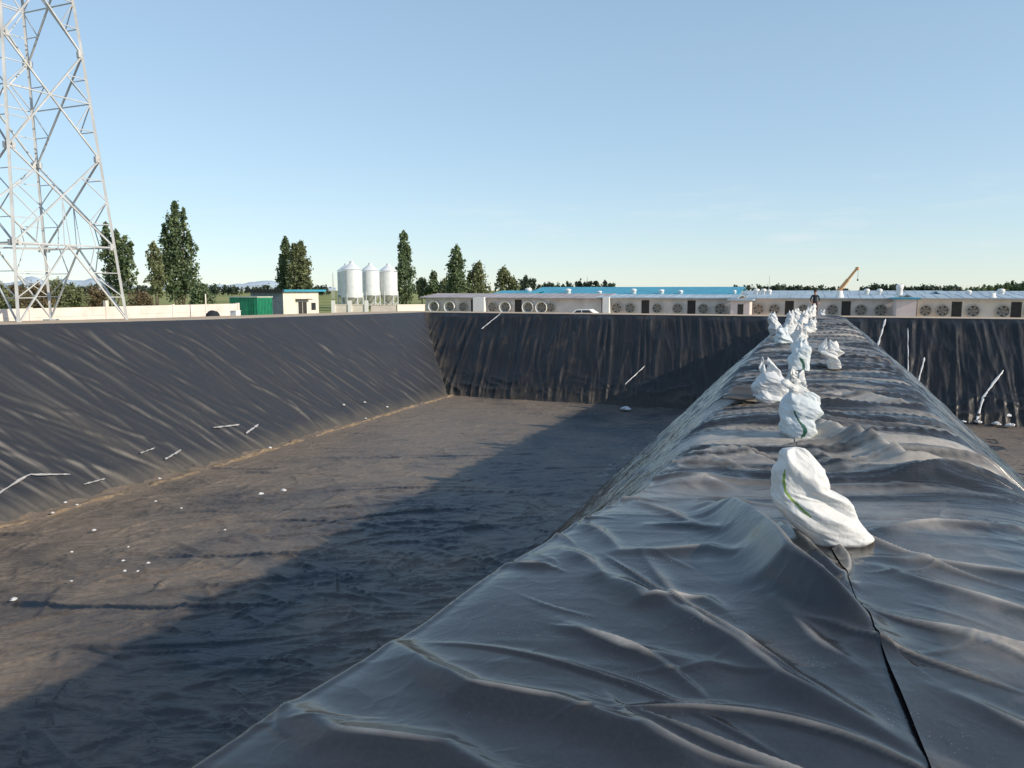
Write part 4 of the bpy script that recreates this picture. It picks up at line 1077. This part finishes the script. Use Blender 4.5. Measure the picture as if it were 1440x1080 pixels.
# front row
Y1 = 84
shed(Y1, 598, 846, 9, .72, 1.10, 'greywall', 'greyroof', 'long shed at the left of the row with grey roof and white hooded fans',
     fans=(612, 634, 652, 693, 712, 744, 763, 775), hoods=(612, 634, 712, 744, 763), doors=(667, 729), piers=((677, .7),))
shed(Y1, 847, 1032, 9, .78, 1.02, 'greywall', 'dullroof', 'long shed in the middle of the row, below the bright cyan roof',
     fans=(868, 887, 925, 954, 990, 1014), doors=(908, 973), piers=((855, .36),))
shed(Y1, 1056, 1258, 9, .80, 1.05, 'greywall', 'dullroof', 'long shed behind the standing person with faded blue roof',
     fans=(1068, 1090, 1131, 1172, 1212, 1240), doors=(1111, 1191), vents=((1181, 409, 422, 5, 0),))
shed(Y1, 1292, 1560, 9, .84, 1.10, 'cream', 'dullroof', 'long shed at the right end of the row with pale cream wall and round fans',
     fans=(1303, 1327, 1370, 1412, 1452, 1490), doors=(1347, 1431, 1470), vents=((1396, 412, 424, 5, 0),))
# rows behind
shed(100, 742, 1034, 16, .95, 1.95, 'greywall', 'blueroof', 'large shed with bright cyan blue roof behind the middle of the row',
     vents=((743, 405, 417, 4.5, 1), (799, 406, 416, 4, 1), (843, 409, 415, 3.5, 1), (891, 406, 416, 4, 1), (930, 407, 417, 4, 1), (957, 408, 417, 3.5, 1), (1033, 408, 415, 2.5, 1)))
shed(96, 690, 738, 12, .9, 1.45, 'greywall', 'blueroof', 'short shed with cyan blue roof at the left end of the large one')
shed(104, 1040, 1330, 12, .9, 1.45, 'greywall', 'dullroof', 'rear shed with faded blue roof and clustered white vents, right of the cyan roof',
     vents=((1064, 406, 416, 4, 1), (1074, 406, 416, 3.5, 1), (1082, 407, 416, 3, 1), (1219, 406, 415, 3.5, 1), (1237, 406, 415, 3.5, 1), (1265, 400, 414, 4.5, 1)))
shed(100, 1334, 1560, 12, .9, 1.4, 'greywall', 'dullroof', 'rear shed with faded blue roof at the right edge of the frame', vents=((1362, 408, 415, 4, 1), (1408, 406, 416, 4.5, 1)))
def porch(c0, c1, Yp, zt, lab, roofm, door):
    x0, x1 = at_Y(c0, Yp), at_Y(c1, Yp); gz = -1.95; h = zt - gz; root = empty('pump_room', (x0, Yp, gz)); tag(root, lab, 'outbuilding')
    w_ = x1 - x0; MB().box(0, w_, 0, 3.6, 0, h).build('wall', M['pink'], root)
    MB().box(-.3, w_ + .3, -.35, 3.8, h + .002, h + .16).build('roof', M[roofm], root)
    if door: MB().box(w_ * .38, w_ * .68, -.04, -.003, .5, 2.15).build('door', M['dark'], root)
    else: MB().box(w_ + .003, w_ + .04, .6, 2.6, .5, 2.0).build('door', M['dark'], root)
porch(1028, 1055, 80, .55, 'small pinkish room with a dark doorway and flat blue roof joining two sheds', 'dullroof', True)
porch(1262, 1290, 80, .75, 'small pinkish room with teal roof and no doorway, between the two right sheds', 'blueroof', False)

# ------------------------------------------------------------------ car
def car():
    Yp = 74; x0 = at_Y(789, Yp); root = empty('parked_car', (x0, Yp, -1.75)); tag(root, 'white car parked beyond the far bank in front of the left shed', 'car')
    Lc = 4.1; prof = [(0, .45), (.02, .8), (.25, .92), (1.0, .98), (1.55, 1.42), (2.9, 1.45), (3.6, 1.02), (4.05, .95), (Lc, .5), (Lc - .1, .3), (.1, .3)]
    V = []; n = len(prof)
    for y in (0, .12, 1.58, 1.7):
        k = 0 if y in (0, 1.7) else 1
        for (x, z) in prof: V.append((x, y + (.12 * (1 if y == 0 else -1) if z > 1.2 and not k else 0), z))
    F = [tuple(range(n)), tuple(range(3*n, 4*n))]
    for j in range(3):
        for i in range(n): F.append((j*n+i, j*n+(i+1)%n, (j+1)*n+(i+1)%n, (j+1)*n+i))
    MB().add(V, F).build('body', M['white'], root, bevel=.03)
    MB().add([(1.2, -.012, 1.0), (2.1, -.012, 1.0), (2.1, .10, 1.38), (1.62, .10, 1.36)], [(0,1,2,3)]).add([(2.18, -.012, 1.0), (3.4, -.012, 1.0), (2.9, .10, 1.38), (2.18, .10, 1.38)], [(0,1,2,3)]).build('window', M['glass'], root)
    for x in (.8, 3.3):
        for y in (-.02, 1.72): 
            w_ = MB().lathe([(.001, -.09), (.31, -.09), (.31, .09), (.001, .09)], c=(x, y, .31), n=20, axis='y').build('wheel', M['rubber'], root)
    for x in (.03, 4.07): MB().box(x - .03, x + .03, .2, .5, .65, .78).build('headlight' if x < 1 else 'tail_light', M['glass'], root)
car()

# ------------------------------------------------------------------ crane behind the sheds
def crane():
    D = 170; p = pos(1172, D, -1.9); root = empty('mobile_crane', p, R(-21)); tag(root, 'mobile crane with raised pale orange boom behind the sheds', 'crane')
    MB().box(-3.5, 4.0, -1.2, 1.2, .7, 1.6).box(-3.3, -1.4, -1.15, 1.15, 1.602, 2.7).build('carrier', M['orange'], root, bevel=.08)
    MB().box(-.4, 2.6, -1.0, 1.0, 1.61, 3.0).build('cab', M['orange'], root, bevel=.08)
    for x in (-2.6, 0, 1.4, 2.8):
        for y in (-1.2, 1.2): MB().lathe([(.001, -.18), (.55, -.18), (.55, .18), (.001, .18)], c=(x, y, .55), n=18, axis='y').build('wheel', M['rubber'], root)
    z1 = up_(379, D) + 1.9; dx = 18 / 1080 * D + .8
    a = Vector((-.2, 0, 2.9)); b = Vector((dx, 0, z1)); m = a.lerp(b, .55)
    MB().bar(a, m, .62, .62).bar(m, b, .46, .42).build('boom', M['orange'], root)
    MB().box(b.x - .2, b.x + .45, -.3, .3, b.z - .3, b.z + .35).build('boom_head', M['orange'], root)
    MB().bar((b.x + .3, 0, b.z), (b.x + .3, 0, b.z - 2.2), .05).bar((b.x + .3, 0, b.z - 2.2), (b.x + .3, 0, b.z - 2.6), .25).build('hook', M['rubber'], root)
crane()

# ------------------------------------------------------------------ person
def person():
    loc = (.30, 55.5, -.16)
    J = {'pelvis': (0, 0, .93), 'belly': (0, 0, 1.1), 'chest': (0, .01, 1.32), 'neck': (0, 0, 1.47), 'headb': (0, -.01, 1.54), 'head': (0, -.02, 1.64), 'headt': (0, -.01, 1.73),
         'hl': (-.10, 0, .88), 'kl': (-.14, -.03, .48), 'al': (-.17, .02, .09), 'fl': (-.19, -.15, .04), 'hr': (.10, 0, .88), 'kr': (.13, -.03, .48), 'ar': (.15, .02, .09), 'fr': (.17, -.15, .04),
         'sl': (-.19, .01, 1.40), 'el': (-.29, .03, 1.13), 'wl': (-.22, -.12, .95), 'pl': (-.19, -.17, .90), 'sr': (.19, .01, 1.40), 'er': (.29, .03, 1.13), 'wr': (.24, -.10, .93), 'pr': (.22, -.15, .87)}
    rad = dict(pelvis=.135, belly=.125, chest=.15, neck=.055, headb=.075, head=.095, headt=.06, hl=.09, kl=.06, al=.042, fl=.035, hr=.09, kr=.06, ar=.042, fr=.035, sl=.065, el=.043, wl=.03, pl=.028, sr=.065, er=.043, wr=.03, pr=.028)
    E_ = [('pelvis','belly'),('belly','chest'),('chest','neck'),('neck','headb'),('headb','head'),('head','headt'),('pelvis','hl'),('hl','kl'),('kl','al'),('al','fl'),('pelvis','hr'),('hr','kr'),('kr','ar'),('ar','fr'),('chest','sl'),('sl','el'),('el','wl'),('wl','pl'),('chest','sr'),('sr','er'),('er','wr'),('wr','pr')]
    for s, w_ in (('l', -1), ('r', 1)):
        b = J['p' + s]
        for k in range(4):
            n1, n2 = f'f{s}{k}a', f'f{s}{k}b'
            J[n1] = (b[0] + (k - 1.5) * .018, b[1] - .03, b[2] - .045); J[n2] = (b[0] + (k - 1.5) * .019, b[1] - .025, b[2] - .085 + .008 * abs(k - 1)); rad[n1] = .009; rad[n2] = .008
            E_ += [('p' + s, n1), (n1, n2)]
        J['t' + s] = (b[0] - w_ * .045, b[1] - .03, b[2] - .02); rad['t' + s] = .01; E_.append(('p' + s, 't' + s))
    names = list(J); idx = {n: i for i, n in enumerate(names)}
    me = bpy.data.meshes.new('person'); me.from_pydata([J[n] for n in names], [(idx[a], idx[b]) for a, b in E_], [])
    o = bpy.data.objects.new('person_tmp', me); COL.objects.link(o)
    md = o.modifiers.new('skin', 'SKIN')
    sv = me.skin_vertices[0].data
    for n in names:
        sv[idx[n]].radius = (rad[n], rad[n] * (.8 if n in ('belly', 'chest', 'pelvis') else 1)); sv[idx[n]].use_root = (n == 'pelvis')
    o.modifiers.new('sub', 'SUBSURF').levels = 1
    dg = bpy.context.evaluated_depsgraph_get(); ev = bpy.data.meshes.new_from_object(o.evaluated_get(dg))
    bpy.data.objects.remove(o)
    for m in (M['skin'], M['shirt'], M['trouser'], M['hair'], M['rubber']): ev.materials.append(m)
    for p in ev.polygons:
        c = p.center; p.use_smooth = True
        if c.z > 1.47: p.material_index = 0
        elif c.z < .10: p.material_index = 4
        elif c.z < .96 and abs(c.x) < .2 and c.y > -.09: p.material_index = 2
        elif c.z > 1.0: p.material_index = 1
        else: p.material_index = 0 if (c.z > .7 and abs(c.x) > .15) else 2
    body = bpy.data.objects.new('person', ev); COL.objects.link(body); body.location = loc; body.rotation_euler = (0, 0, R(10))
    tag(body, 'person in dark top and dark reddish trousers standing at the far end of the berm', 'person')
    MB().lathe([(.075, 1.60), (.108, 1.66), (.10, 1.74), (.06, 1.785), (.001, 1.79)], c=(0, .015, 0), n=16).build('hair', M['hair'], body, smooth=True)
person()
